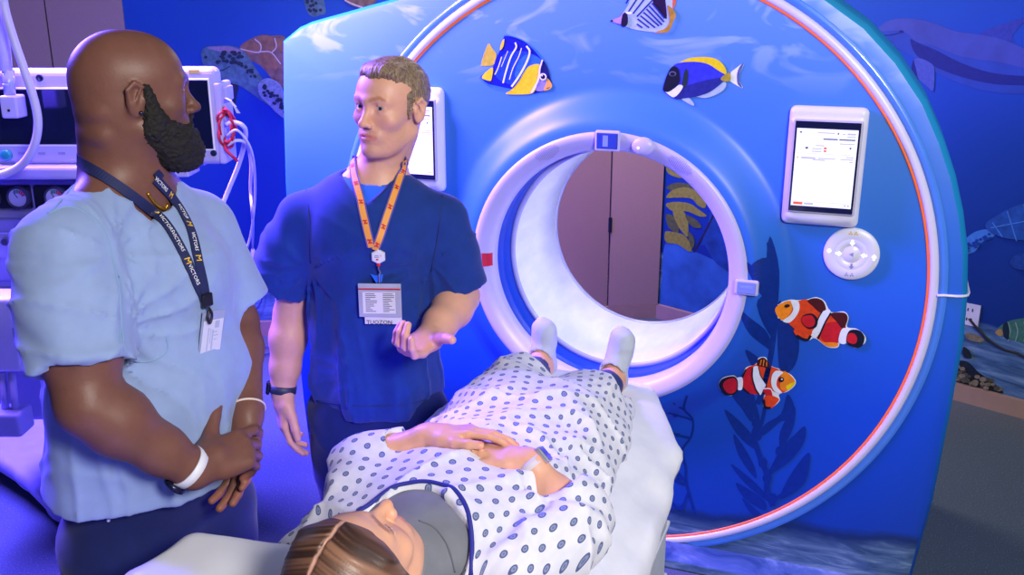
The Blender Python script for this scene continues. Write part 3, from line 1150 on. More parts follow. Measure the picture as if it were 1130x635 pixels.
# queen angelfish
d = gd(510, 20, 6.35)
d.poly([(185, 178), (215, 215), (240, 250), (235, 290), (215, 330), (140, 335), (133, 325), (150, 260)], pm('fish_tail_yellow', 'BBAF2A', .15))
d.poly([(300, 122), (350, 125), (440, 160), (510, 220), (565, 290), (600, 350), (620, 420), (632, 465), (620, 492), (580, 510), (500, 528), (410, 520), (350, 498), (250, 475), (180, 460), (130, 412), (215, 345), (235, 290), (262, 235), (280, 190)], BlD)
d.poly([(300, 250), (380, 230), (470, 240), (560, 300), (540, 340), (470, 400), (400, 460), (300, 455), (235, 400), (250, 330)], Bl)
d.poly([(400, 300), (470, 250), (555, 290), (548, 335), (470, 335), (410, 420), (370, 400)], pm('fish_sky', '2C6AE0', .2))
d.poly([(480, 332), (545, 325), (548, 390), (530, 450), (500, 522), (410, 535), (308, 530), (352, 498), (400, 440), (440, 370)], Ye)
d.poly([(215, 345), (210, 420), (195, 440), (140, 412)], Ye)
d.poly([(298, 145), (290, 200), (268, 225), (275, 180)], Ye)
d.poly([(568, 290), (600, 350), (612, 400), (590, 402), (560, 385), (550, 370)], pm('fish_mask', '141A5A'))
d.poly([(548, 385), (600, 430), (575, 505), (520, 505), (535, 450)], pm('fish_violet', '8E88C8', .1))
d.poly([(600, 420), (633, 465), (620, 495), (575, 507), (590, 460)], pm('fish_snout', 'E0A83C', .1))
for pl, w in (([(375, 170), (382, 205), (345, 270), (312, 370), (290, 455)], 11), ([(420, 210), (400, 270), (360, 350), (335, 430)], 6), ([(455, 195), (477, 235), (455, 310), (400, 410), (350, 480)], 13), ([(325, 230), (300, 290), (280, 340)], 4), ([(282, 270), (258, 345), (235, 395)], 6), ([(568, 290), (550, 350), (535, 440), (488, 522)], 10)):
    d.line(pl, w, Wt)
d.line([(300, 122), (350, 125), (440, 160), (510, 220), (568, 290)], 7, pm('fish_rim', '2C7AF0'))
d.line([(130, 412), (180, 460), (250, 478), (350, 500)], 7, pm('fish_rim', '2C7AF0'))
d.dot((572, 410), 25, Wt); d.dot((572, 410), 16, Bk); d.dot((566, 402), 5, Wt)
d.line([(600, 490), (622, 485)], 5, Bk)
d.build('fish_sticker', scan, 'navy and yellow striped angelfish near the top')
# butterflyfish, cut by the frame
d = gd(660, 0, 5.29)
d.poly([(380, -60), (450, -40), (450, 30), (420, 60), (390, 20)], pm('fish_tang_orange', 'E06A3A', .2))
d.poly([(80, 120), (130, 100), (150, 70), (180, 20), (200, -60), (300, -110), (420, -60), (435, 40), (430, 110), (415, 165), (385, 185), (330, 188), (230, 175), (160, 155), (130, 140)], pm('fish_pale', 'AFC4EC', .1))
d.poly([(320, 10), (380, -40), (398, 40), (400, 110), (370, 80)], pm('fish_plum', '241038'))
for a, b in (((178, 70), (250, -40)), ((205, 80), (290, -30)), ((228, 97), (330, -10)), ((165, 20), (225, -70))):
    d.line([a, b], 9, pm('fish_stripe', '1A2C7C'))
for a, b in (((232, 110), (300, 162)), ((250, 92), (335, 162)), ((268, 72), (358, 152)), ((285, 52), (375, 145)), ((300, 33), (388, 128)), ((318, 18), (392, 108)), ((230, 140), (262, 162))):
    d.line([a, b], 9, pm('fish_stripe', '1A2C7C'))
d.poly([(408, 30), (440, 55), (456, 90), (440, 130), (425, 168), (400, 190), (330, 190), (395, 165), (420, 125), (415, 80)], pm('fish_gold', 'B48A2A', .2))
d.poly([(80, 120), (130, 98), (150, 75), (148, 130), (130, 140)], pm('fish_pink', 'B78FC0', .1))
d.poly([(150, 80), (172, 75), (178, 130), (160, 157), (140, 148), (140, 115)], pm('fish_eye_band', '1A1230'))
d.poly([(165, 70), (200, 70), (195, 82), (175, 82)], Wt)
d.dot((84, 121), 6, Bk)
d.build('fish_sticker', scan, 'pale diagonally striped butterflyfish at the top edge')
# powder blue tang
d = gd(660, 0, 5.29)
d.poly([(770, 430), (800, 402), (852, 368), (828, 430), (827, 470), (844, 514), (790, 487), (768, 468)], Wt)
d.poly([(830, 385), (852, 368), (828, 430), (827, 470), (842, 512), (815, 490), (812, 430)], pm('fish_slate', '54608C'))
d.line([(772, 425), (766, 448), (770, 472)], 7, Bk)
d.poly([(555, 555), (640, 540), (700, 505), (735, 478), (749, 490), (735, 522), (690, 552), (620, 572)], pm('fish_fin_pale', 'A9BEE6', .08))
d.poly([(485, 575), (520, 565), (550, 590), (562, 613), (540, 611)], pm('fish_fin_pale', 'A9BEE6', .08))
d.poly([(468, 372), (540, 338), (640, 333), (700, 350), (740, 390), (750, 432), (725, 440), (680, 420), (620, 385), (540, 375)], Ye)
d.poly([(380, 520), (400, 450), (430, 395), (470, 368), (560, 360), (640, 373), (700, 410), (748, 442), (725, 470), (680, 520), (600, 557), (520, 572), (450, 577), (405, 550)], BlM)
d.poly([(480, 520), (600, 475), (735, 455), (680, 520), (600, 557), (510, 573), (450, 575)], pm('fish_indigo', '232A78', .2))
d.poly([(718, 455), (762, 424), (776, 440), (770, 472), (730, 472)], YeD)
d.poly([(515, 400), (526, 430), (516, 500), (493, 505), (500, 440)], pm('fish_gill', '22342E'))
d.poly([(395, 530), (440, 520), (475, 495), (497, 505), (472, 547), (440, 567), (408, 547)], Wt)
d.poly([(383, 518), (400, 450), (430, 393), (462, 392), (477, 430), (476, 482), (440, 520), (405, 537)], Bk)
d.dot((437, 430), 22, pm('fish_eye_ring', '5A5C7C'), 15); d.dot((437, 432), 14, Bk, 10)
d.line([(382, 517), (395, 532)], 8, Bk)
d.build('fish_sticker', scan, 'royal blue surgeonfish with a yellow back fin')
# clownfish facing left
d = gd(780, 310, 4.23)
d.poly([(316, 125), (338, 100), (390, 88), (430, 90), (470, 86), (512, 76), (550, 95), (580, 145), (640, 143), (662, 170), (655, 215), (700, 224), (738, 255), (738, 290), (695, 314), (650, 292), (625, 288), (608, 312), (560, 308), (505, 268), (470, 280), (420, 258), (405, 225), (368, 196), (332, 168)], Wt)
d.poly([(322, 125), (342, 104), (390, 92), (430, 93), (470, 88), (540, 140), (580, 150), (640, 190), (650, 230), (650, 285), (620, 282), (600, 302), (560, 300), (520, 272), (480, 250), (440, 258), (410, 225), (370, 190), (335, 165)], OrR)
d.poly([(322, 125), (342, 104), (392, 93), (398, 135), (362, 182), (335, 165)], Or)
d.poly([(550, 205), (600, 190), (640, 215), (630, 265), (600, 295), (555, 290), (530, 250)], Re)
d.poly([(470, 92), (510, 80), (545, 97), (556, 138), (530, 148), (495, 118)], DkR)
d.poly([(578, 152), (640, 148), (658, 172), (648, 208), (638, 228), (606, 190)], DkR)
d.poly([(520, 270), (545, 285), (605, 288), (608, 306), (560, 304)], Or)
d.poly([(393, 92), (426, 93), (433, 130), (415, 167), (385, 194), (356, 186), (388, 160), (404, 130)], Wt)
d.poly([(577, 137), (552, 190), (522, 250), (505, 264), (483, 250), (512, 208), (525, 170), (545, 140)], Wt)
d.line([(580, 148), (552, 195), (520, 270)], 8, Bk); d.line([(540, 140), (522, 172), (510, 208)], 5, Bk)
d.poly([(632, 222), (668, 226), (652, 260), (647, 292), (615, 282)], Wt)
d.poly([(664, 232), (708, 228), (736, 258), (725, 302), (690, 309), (652, 284)], Bk)
d.poly([(662, 245), (690, 245), (702, 270), (690, 292), (656, 280)], Re)
d.poly([(448, 162), (490, 150), (517, 175), (512, 212), (480, 222), (452, 200)], Bk)
d.poly([(445, 168), (485, 158), (505, 180), (500, 206), (475, 214), (450, 198)], Re)
d.poly([(410, 225), (488, 228), (482, 258), (455, 270), (420, 254)], OrR)
d.line([(420, 252), (448, 268), (472, 272), (486, 252)], 12, Bk)
d.dot((377, 113), 12, Bk, 8)
d.build('fish_sticker', scan, 'larger orange clownfish with white bands, facing left')
# clownfish facing right
d = gd(780, 310, 4.23)
d.poly([(416, 478), (398, 442), (352, 416), (300, 396), (274, 356), (238, 358), (226, 386), (186, 396), (164, 446), (146, 444), (130, 424), (84, 428), (64, 470), (88, 530), (132, 532), (150, 504), (198, 530), (262, 534), (262, 588), (300, 594), (340, 560), (338, 530), (382, 514)], Wt)
d.poly([(412, 478), (395, 445), (350, 420), (300, 400), (240, 388), (190, 400), (168, 450), (166, 490), (200, 525), (255, 530), (290, 510), (340, 525), (380, 510)], OrR)
d.poly([(412, 478), (392, 442), (355, 424), (343, 500), (378, 512)], Or)
d.poly([(410, 470), (412, 480), (380, 508), (372, 490)], Ye)
d.poly([(188, 405), (218, 398), (218, 450), (238, 505), (248, 528), (200, 523), (168, 490), (170, 450)], Re)
d.poly([(236, 390), (244, 362), (270, 358), (297, 400), (265, 402)], DkR)
for a, b in (((250, 392), (256, 366)), ((264, 396), (268, 366)), ((280, 398), (280, 376))):
    d.line([a, b], 4, Or)
d.poly([(325, 418), (357, 426), (332, 452), (327, 490), (352, 521), (320, 516), (302, 482), (305, 440)], Wt)
d.poly([(219, 400), (241, 398), (250, 440), (276, 480), (265, 505), (250, 531), (230, 500), (217, 450)], Wt)
d.line([(216, 400), (214, 450), (228, 500), (246, 530)], 6, Bk); d.line([(242, 398), (252, 440), (277, 480)], 4, Bk)
d.line([(188, 402), (168, 450), (166, 490), (200, 525)], 7, Bk)
d.poly([(140, 447), (169, 444), (166, 502), (145, 502)], Wt)
d.poly([(68, 470), (85, 430), (130, 426), (147, 452), (146, 502), (130, 528), (88, 526)], Bk)
d.poly([(84, 472), (98, 442), (130, 436), (143, 460), (142, 498), (125, 520), (98, 514)], Re)
d.poly([(264, 500), (300, 500), (312, 535), (285, 542)], Re)
d.line([(264, 500), (300, 502), (312, 535)], 5, Wt)
d.poly([(266, 545), (292, 530), (336, 545), (330, 565), (300, 592), (275, 585)], OrR)
d.line([(268, 550), (274, 584), (300, 590)], 11, Bk)
d.dot((350, 457), 12, Bk); d.dot((352, 455), 4, Wt)
d.build('fish_sticker', scan, 'smaller orange clownfish with white bands, facing right')

# ---- printed kelp
Kd = pm('kelp_blue', '062C84', .12); Kd2 = pm('kelp_blue_pale', '0A44A8', .12)
d = gd(720, 420, 3.53, step=.0001)
for L in ([(280, 115), (330, 150), (385, 210), (400, 268), (330, 210)], [(315, 210), (350, 250), (395, 330), (402, 382), (340, 300)], [(305, 325), (380, 380), (440, 440), (455, 475), (360, 400)], [(325, 398), (400, 440), (440, 475), (435, 505), (360, 460)],
          [(350, 458), (400, 500), (420, 520), (385, 520)], [(410, 222), (440, 170), (500, 130), (522, 62), (535, 60), (552, 100), (548, 150), (500, 160), (450, 202)], [(552, 100), (552, 170), (522, 240), (500, 272), (498, 200)],
          [(455, 362), (500, 270), (560, 205), (595, 180), (590, 240), (540, 310)], [(500, 462), (520, 400), (570, 322), (612, 282), (606, 360), (580, 415)], [(310, 50), (370, 5), (400, 80), (388, 160), (350, 110)]):
    d.poly(L, Kd, 4)
d.line([(375, 0), (392, 80), (410, 160), (395, 215), (420, 300), (447, 370), (447, 430), (470, 490)], (18, 22), Kd)
d.line([(445, 372), (480, 330), (500, 270), (520, 200)], (22, 10), Kd)
d.line([(465, 470), (500, 450), (530, 430)], 16, Kd)
d.line([(440, 100), (430, 150), (415, 200)], 14, Kd)
for c in ((405, 165), (410, 215), (430, 320), (447, 380), (497, 275), (470, 460)):
    d.dot(c, 17, Kd, 20)
d.build('kelp_sticker', scan, 'dark blue kelp frond with many leaves, lower right')
d = gd(0, 0, 1, step=.0001)
for L in ([(826, 283), (845, 300), (852, 332), (838, 312)], [(851, 258), (861, 298), (856, 350), (848, 300)], [(820, 335), (845, 360), (852, 388), (830, 362)], [(861, 330), (881, 370), (878, 402), (862, 412), (858, 370)], [(825, 380), (845, 405), (849, 422), (834, 412)],
          [(832, 288), (848, 280), (858, 300), (852, 322), (842, 310)], [(838, 330), (850, 322), (858, 350), (852, 372)]):
    d.poly(L, Kd, 4)
d.line([(851, 264), (856, 330), (852, 385), (842, 430), (836, 446)], 6, Kd)
d.build('kelp_sticker', scan, 'dark kelp frond between the bore ring and the clownfish')
d = gd(720, 420, 3.53, step=.0001)
d.line([(150, 30), (130, 100), (158, 158), (150, 220), (115, 275), (130, 340), (132, 400), (165, 520)], (9, 11), Kd)
for pl in ([(128, 100), (95, 60)], [(158, 155), (110, 135), (70, 110)], [(148, 225), (105, 215), (70, 200)], [(122, 290), (80, 300), (55, 330)], [(128, 390), (85, 345), (60, 320)], [(133, 405), (95, 395), (60, 360)], [(140, 440), (110, 500), (70, 470), (40, 430)], [(110, 500), (120, 480)]):
    d.line(pl, (11, 7), Kd, 5)
for c in ((95, 130), (100, 213), (95, 370), (105, 385), (112, 497)):
    d.dot(c, 10, Kd, 8)
d.build('kelp_sticker', scan, 'branching dark seaweed beside the white sheet')

# ---- round key pad
kp = onpl(939.5, 280, GP, GN); kp[1] = 0
mb = MB(); mb.lathe(kp, (0, -1, 0), [(.0845, 0), (.0845, .008), (.080, .0125), (.052, .0135), (.050, .0125), (.047, .0135), (.03, .0135), (.029, .012), (.0265, .012), (.025, .0135), (0, .0135)], M_white, 48)
key = mb.build('key_pad', scan, kp, 'round white control pad')
M_sym = mat('symbol_light', 'FFFFFF', .3, emit=1.2); M_symg = mat('symbol_grey', '8C8CA8', .4)
def flat(mb, c, pts, m, y):
    mb.poly([(c[0] + a, y, c[2] + b) for a, b in pts], m)
yk = -.0142
arrow = [(-.010, 0), (0, .008), (0, .003), (.009, .003), (.009, -.003), (0, -.003), (0, -.008)]
def rotp(p, a): return [(x * math.cos(a) - y * math.sin(a), x * math.sin(a) + y * math.cos(a)) for x, y in p]
for nm, cx, cz, a, m in (('arrow_key', -.038, .0, PI, M_sym), ('arrow_key', .038, 0, 0, M_sym), ('arrow_key', 0, .038, PI / 2, M_sym), ('arrow_key', .004, -.038, PI / 2, M_symg), ('arrow_key', .068, -.004, -PI / 2, M_sym)):
    mb = MB(); flat(mb, kp + np.array([cx, 0, cz]), rotp(arrow, a), m, yk); mb.build(nm, key, kp + np.array([cx, yk, cz]))
mb = MB(); mb.cyl(kp + np.array([-.067, -.0125, .006]), kp + np.array([-.067, -.0146, .006]), .006, M_sym, seg=18); mb.build('lamp_key', key, kp + np.array([-.067, -.0125, .006]))
mb = MB(); flat(mb, kp, [(-.007, 0), (.006, .007), (.006, -.007)], M_symg, yk); mb.build('centre_key', key, kp)
for zz, m in ((.068, mat('symbol_yellow', 'D8B23A', .4)), (-.067, M_symg)):
    mb = MB()
    for dx in (-.008, .008):
        for q in range(3):
            a = q * 2 * PI / 3 + PI / 2
            flat(mb, kp + np.array([dx, 0, zz]), [(0, 0), (.0068 * math.cos(a - .5), .0068 * math.sin(a - .5)), (.0068 * math.cos(a + .5), .0068 * math.sin(a + .5))], m, yk + .0006)
    mb.build('radiation_mark', key, kp + np.array([0, yk, zz]))


# ---- tablets in their docks
def tablet(cx, cz, label, dock_label):
    w, h = .232, .372
    c = np.array([cx, 0, cz])
    # dock: a swelling tray on the cover, thicker at the foot
    s = SDF()
    s.box(c + (0, -.008, 0), (w / 2, .022, h / 2), None, .02, .004)
    s.box(c + (0, -.02, -h * .03), (w / 2 - .012, .022, h / 2 - .028), None, .016, .012)
    s.ell(c + (0, -.026, -h / 2 + .035), (w / 2 - .02, .02, .026), None, .014)
    s.plane((0, .0005, 0), (0, 1, 0), .002)
    V, F = s.mesh(.0042)
    V = relax(V, F, 1)
    link('tablet_dock', mesh_from('tablet_dock', V, F, M_white), scan, c, dock_label)
    t = empty('tablet', c + (0, -.046, 0), label, 'tablet', 'tablets docked on the scanner')
    y = -.0520
    mb = MB(); mb.box(c + (.002, y + .002, .004), (.202, .010, .290), mat('tablet_frame', 'B9B6D2', .3), bev=.0045, seg=3)
    mb.build('casing', t, c + (0, y, 0))
    mb = MB(); mb.box(c + (.002, y - .004, .004), (.190, .002, .279), mat('tablet_glass', '141A38', .15, coat=.3), bev=.0008, seg=1)
    mb.build('glass', t, c + (0, y, 0), 'dark glass border')
    sc = bpy.data.materials.get('tablet_screen')
    if sc is None:
        sc = mat('tablet_screen', 'EEF2FA', .4, var=.015, nscale=5, emit=SCREEN); sc.name = 'tablet_screen'
    ys = y - .0056
    mb = MB(); mb.box(c + (.002, ys, .002), (.178, .0012, .240), sc, bev=0)
    g, g2 = mat('ui_grey', 'AEB4C4', .5, emit=.3), mat('ui_dark', '565C70', .5, emit=.12)
    yy = ys - .0009
    def bar(x0, x1, z, hh, m):
        mm.add([(c[0] + .002 + a, yy, c[2] + b) for a, b in ((x0, z), (x1, z), (x1, z + hh), (x0, z + hh))], [(0, 1, 2, 3)], m)
    mm = mb
    for x0, x1, z, hh, m in ((-.08, -.074, .108, .005, g2), (-.028, .022, .109, .003, g), (.03, .034, .107, .006, g2), (.045, .052, .107, .004, g), (.058, .082, .107, .005, g), (.058, .082, .100, .003, g),
                             (-.01, .032, .090, .004, g2), (.036, .082, .090, .004, g2), (.038, .082, .078, .003, g), (-.03, -.005, .070, .003, g), (-.04, -.012, .060, .003, g), (-.06, -.052, .060, .006, g2), (-.04, -.012, .052, .003, g),
                             (.068, .073, .064, .006, g2), (-.084, .084, .046, .001, g), (-.07, -.028, .030, .005, g), (-.02, .03, .031, .003, g), (.045, .082, .031, .003, g), (.06, .082, .038, .003, g), (.07, .082, .024, .003, g), (-.035, .0, .026, .003, g),
                             (-.084, .084, -.104, .001, g), (-.05, -.022, -.113, .006, g), (.068, .074, -.112, .005, g), (.078, .083, -.112, .005, g)):
        bar(x0, x1, z, hh, m)
    o1, o2 = mat('ui_orange', 'D8622A', .5, emit=.3), mat('ui_yellow', 'D8C23A', .5, emit=.3)
    bar(-.006, .002, .061, .006, o1); bar(-.006, .002, .053, .005, o1); bar(-.082, -.054, -.114, .008, o1); bar(-.083, -.078, .030, .006, o2)
    mm.build('screen', t, c + (0, ys, 0), 'lit white screen with small grey lines', recalc=False)
    return t
tablet(.675, 1.452, 'lit tablet docked on the scanner right of the bore, above a round pad', 'white tray holding the right-hand tablet')
tablet(-.735, 1.468, 'lit tablet docked on the scanner behind the blue-scrubbed man\'s head', 'white tray holding the left-hand tablet')
# ------------------------------------------------------------------ patient table, sheet, pillow
TZ = .94
M_cloth = mat('white_linen', 'DCDEEC', .85, var=.03, nscale=30, bump=.08, bscale=500, sheen=.2)
tab = empty('patient_table', (.14, -1.5, 0), 'CT patient table under a white sheet, in front of the scanner bore', 'patient table')
M_tab = mat('table_plastic', 'C4C8D2', .45, var=.03)
mb = MB(); mb.box((.09, -1.62, .845), (.40, 1.86, .11), M_tab, bev=.03, seg=4)
mb.build('tabletop', tab, (.13, -1.62, .845))
mb = MB(); mb.box((.09, -1.62, .909), (.38, 1.82, .03), mat('mattress_vinyl', '5A6478', .55), bev=.012, seg=3)
mb.build('mattress', tab, (.15, -1.65, .95))
mb = MB(); mb.box((.15, -1.55, .455), (.56, 1.10, .68), mat('pedestal_cover', 'B9C0C8', .6, var=.05, nscale=20), bev=.03, seg=3)
for z in (.25, .4, .55, .7):
    mb.box((.15, -1.55, z), (.566, 1.106, .012), M_tab, bev=.004)
mb.build('pedestal', tab, (.15, -1.55, .115), 'grey bellows pedestal')
mb = MB(); mb.box((.15, -1.55, .06), (.62, 1.35, .118), M_tab, bev=.03, seg=3)
mb.build('base', tab, (.15, -1.55, 0))

YS = [-.64, -.645, -.655, -.68] + list(np.linspace(-.72, -2.62, 66)) + [-2.64, -2.65, -2.655]
def ip(y, tb):
    ys = [a for a, _ in tb][::-1]; vs = [b for _, b in tb][::-1]
    return float(np.interp(y, ys, vs))
T_xl = [(-.6, -.125), (-.75, -.13), (-1.08, -.165), (-1.39, -.20), (-1.69, -.18), (-2.7, -.18)]
T_xr = [(-.6, .29), (-.7, .315), (-.85, .385), (-1.0, .445), (-1.25, .46), (-1.6, .465), (-2.7, .465)]
T_hz = [(-.6, .82), (-.74, .84), (-.98, .85), (-1.18, .79), (-1.6, .77), (-2.7, .74)]
T_ez = [(-.6, .915), (-.74, .915), (-1.0, .89), (-1.22, .86), (-1.6, .865), (-2.7, .89)]
rows = []
for i, y in enumerate(YS):
    xl, xr, hz, ez = ip(y, T_xl), ip(y, T_xr), ip(y, T_hz), ip(y, T_ez)
    cs = [(xl - .035, .66), (xl - .034, .76), (xl - .03, .86), (xl - .018, .915), (xl + .012, TZ), (xl + .07, TZ + .004), (.07, TZ + .004), (.18, TZ + .004), (.29, TZ + .002), (.345, TZ - .008)]
    cs = [c for c in cs if c[0] < xr - .04] + [(xr - .02, ez + .018), (xr, ez), (xr + .008, (ez + hz) / 2 + .01), (xr + .004, hz + .02), (xr - .002, hz)]
    sp = spline(cs, 8)
    L = np.concatenate([[0], np.cumsum([np.linalg.norm(sp[k + 1] - sp[k]) for k in range(len(sp) - 1)])])
    u = np.linspace(0, L[-1], 84)
    xs = np.interp(u, L, [p[0] for p in sp]); zs = np.interp(u, L, [p[1] for p in sp])
    drop = [.185, .115, .045, .012]
    if i < 4:                       # the far end hangs down; its right corner swings out
        zs = np.minimum(zs, TZ) - drop[i]
        xs = xs + np.clip((xs - .1) / .2, 0, 1) * drop[i] * .42
    if i >= len(YS) - 3:
        zs = zs - [.03, .09, .2][i - len(YS) + 3]
    rows.append(np.stack([xs, np.full_like(xs, y), np.maximum(zs, .5)], 1))
V = np.concatenate(rows)
n1 = vnoise(V[:, 0] * 7 + 3, V[:, 1] * 4, V[:, 2] * 4); n2 = vnoise(V[:, 0] * 16 + V[:, 1] * 9, V[:, 1] * 11 - V[:, 0] * 7, V[:, 2] * 9)
rid = 1 - np.abs(vnoise(V[:, 0] * 9 - V[:, 1] * 5 + 40, V[:, 1] * 2.5 + V[:, 0] * 6, V[:, 2] * 5))
edge = np.clip((V[:, 0] - .33) / .1, 0, 1) + np.clip((-.14 - V[:, 0]) / .05, 0, 1)
V[:, 2] += .004 * n1 + .0026 * n2 + .010 * (rid ** 5) * (.4 + edge)
V[:, 0] += edge * (.012 * vnoise(V[:, 1] * 13, V[:, 1] * 3, V[:, 2] * 3) + .004 * n2)
nc = 84
F = [(i * nc + k, i * nc + k + 1, (i + 1) * nc + k + 1, (i + 1) * nc + k) for i in range(len(rows) - 1) for k in range(nc - 1)]
me = mesh_from('white_sheet', V, F, M_cloth)
sheet = link('white_sheet', me, None, (.14, -1.5, TZ))
md = sheet.modifiers.new('thickness', 'SOLIDIFY'); md.thickness = .003; md.offset = 1
tag(sheet, 'white bed sheet draped over the patient table, hanging down at the right', 'bed sheet')

# pillow
s = SDF()
pc = np.array([.085, -2.05, .985])
s.box(pc, (.39, .20, .038), None, .034, .02)
s.ell(pc + (0, 0, .002), (.36, .185, .060), None, .06)
s.disp = lambda X, Y, Z: .008 * vnoise(X * 6, Y * 7, Z * 6) - .006 * (1 - np.abs(vnoise(X * 5 + Y * 6, Y * 7 - X * 3, Z * 5))) ** 5 + .0025 * vnoise(X * 18, Y * 16, Z * 14)
V, F = s.mesh(.012); V = relax(V, F, 2)
pil = link('pillow', mesh_from('pillow', V, F, mat('pillow_cotton', 'F0F1F8', .85, var=.02, bump=.08, bscale=400)), None, (pc[0], pc[1], .945))
tag(pil, "white pillow under the lying woman's head at the lower left", 'pillow')

# ------------------------------------------------------------------ anaesthesia machine on the left
UX = unit([CR[0], CR[1], 0]); UN = -HF            # right along the machine's front, and toward the viewer
M_shell = mat('machine_shell', 'B2B0E0', .35, var=.03)
M_shell2 = mat('machine_panel', 'A4A2D6', .4, var=.03)
M_scr = mat('dark_screen', '0A1230', .12, var=.2, coat=.5)
M_blk = mat('black_panel', '12142A', .4)
H0 = 3.15
def mframe(c):
    return Matrix(((UX[0], -UN[0], 0, c[0]), (UX[1], -UN[1], 0, c[1]), (0, 0, 1, c[2]), (0, 0, 0, 1)))   # x right, y away, z up
def rect(mb, x0, y0, x1, y1, h, depth, m, bev=.006, seg=2):
    """box whose front face covers the rectangle at distance h"""
    cx, cy = (x0 + x1) / 2, (y0 + y1) / 2
    c = at(cx, cy, h)
    w = float((at(x1, cy, h) - at(x0, cy, h)) @ UX); hh = float(at(cx, y0, h)[2] - at(cx, y1, h)[2])
    mb.box((0, depth / 2, 0), (w, depth, hh), m, mframe(c), bev, seg)
    return c
mfoot = at(20, 470, H0); mfoot[2] = 0
mach = empty('anaesthesia_machine', mfoot, 'white anaesthesia machine with dark monitors and gauges behind the bald man', 'medical machine')

mb = MB(); c = rect(mb, -70, 236, 150, 470, H0, .45, M_shell, .03, 4); mb.build('cabinet', mach, c)
for y0, y1 in ((242, 312), (318, 388), (394, 462)):
    mb = MB(); c = rect(mb, -62, y0, 142, y1, H0 - .016, .03, M_shell2, .01, 3)
    dw = mb.build('drawer', mach, c)
    mb = MB(); c = rect(mb, 20, y0 + 8, 60, y0 + 14, H0 - .04, .03, M_shell, .006); mb.build('handle', dw, c)
mb = MB(); c = rect(mb, -2, 257, 12, 285, H0 - .024, .012, M_shell, .003); lk = mb.build('lock_plate', mach, c)
mb = MB(); cc = at(6, 267, H0 - .026); mb.cyl(cc, cc + UN * .008, .012, mat('lock_metal', '8A8AB4', .3, .8), seg=18); mb.build('keyhole', lk, cc)
mb = MB(); c = rect(mb, -75, 200, 155, 235, H0 + .02, .4, M_shell2, .015, 3); mb.build('gauge_panel', mach, c)
for x0, x1 in ((-40, 33), (37, 110)):
    mb = MB(); c = rect(mb, x0, 205, x1, 231, H0 + .005, .03, M_blk, .006); mb.build('gauge_recess', mach, c, 'black recess')
M_dial = mat('dial_face', 'BFC4DC', .4, var=.05)
for gx, g in ((21, 1), (-12, 0), (62, 1)):
    cc = at(gx, 218, H0 - .002)
    mb = MB(); mb.lathe(cc, UN, [(.037, -.01), (.037, .012), (.031, .014), (.031, .008), (0, .008)], mat('dial_rim', '3C4060', .35), 32)
    go = mb.build('gauge', mach, cc, 'round pressure gauge')
    mb = MB(); mb.lathe(cc, UN, [(0, .0095), (.030, .0095)], M_dial, 28)
    d0 = cc + UN * .0102
    for q in range(5):
        a0 = .3 + q * .35
        mb.add([d0 + (UX * math.cos(a) + np.array([0, 0, 1]) * math.sin(a)) * r for r in (.016, .028) for a in (a0, a0 + .3)], [(0, 1, 3, 2)], mat('dial_red' if q < 3 else 'dial_green', 'C2336A' if q < 3 else '2F8A7A', .5))
    mb.tube([d0, d0 + (UX * -.5 + np.array([0, 0, 1.0]) * .8) * .024], .0012, M_blk, 5)
    mb.build('dial', go, cc)
mb = MB(); c = rect(mb, -80, 184, 170, 199, H0 - .12, .55, M_shell, .012, 3); mb.build('work_shelf', mach, c)
mb = MB(); c = rect(mb, -60, 176, 225, 184, H0 - .02, .12, M_shell2, .008); mb.build('monitor_arm', mach, c)
mb = MB(); c = rect(mb, 168, 184, 208, 196, H0 - .03, .12, M_shell, .006); mb.build('bracket', mach, c)

def monitor(x0, y0, x1, y1, sx0, sy0, sx1, sy1, lbl):
    h = H0 - .08
    mb = MB(); c = rect(mb, x0, y0, x1, y1, h, .07, M_shell, .022, 4)
    mo = mb.build('monitor', mach, c, lbl)
    mb = MB(); c2 = rect(mb, sx0 - 2, sy0 - 2, sx1 + 2, sy1 + 2, h - .004, .01, mat('monitor_inner_frame', 'EEEDFA', .35), .003); mb.build('inner_frame', mo, c2)
    mb = MB(); c2 = rect(mb, sx0, sy0, sx1, sy1, h - .0065, .008, M_scr, .002); mb.build('screen', mo, c2, 'dark screen')
    return mo, h
m1, mh = monitor(-32, 77, 138, 183, -20, 99, 128, 160, 'left monitor with a green knob')
cc = at(8, 171, mh - .001)
mb = MB(); mb.lathe(cc, UN, [(.018, 0), (.018, .012), (.014, .016), (0, .016)], mat('knob_teal', '1F8C8C', .35), 24); mb.build('knob', m1, cc, 'green knob')
cc = at(44, 86, mh - .001)
mb = MB(); mb.lathe(cc, UN, [(.011, 0), (.011, .004), (.007, .004), (.007, .002), (0, .002)], mat('lens_dark', '1A2340', .2), 20); mb.build('camera', m1, cc, 'dark round camera')
for x in (24, 46, 68):
    mb = MB(); c2 = rect(mb, x - 4, 168, x + 4, 171, mh - .0012, .002, mat('icon_grey', '8E8DB8', .5), .0005); mb.build('button', m1, c2)
m2, mh = monitor(142, 75, 242, 183, 152, 89, 232, 165, 'right monitor, partly behind the bald head')
cc = at(236, 169, mh - .001)
mb = MB(); mb.lathe(cc, UN, [(.010, 0), (.010, .004), (.006, .004), (0, .003)], mat('lens_dark', '1A2340', .2), 20); mb.build('knob', m2, cc)
mb = MB(); c2 = rect(mb, 208, 77, 220, 81, mh - .0012, .002, mat('sticker_yellow', 'C8B84A', .5), .0005); mb.build('sticker', m2, c2, 'yellow sticker')
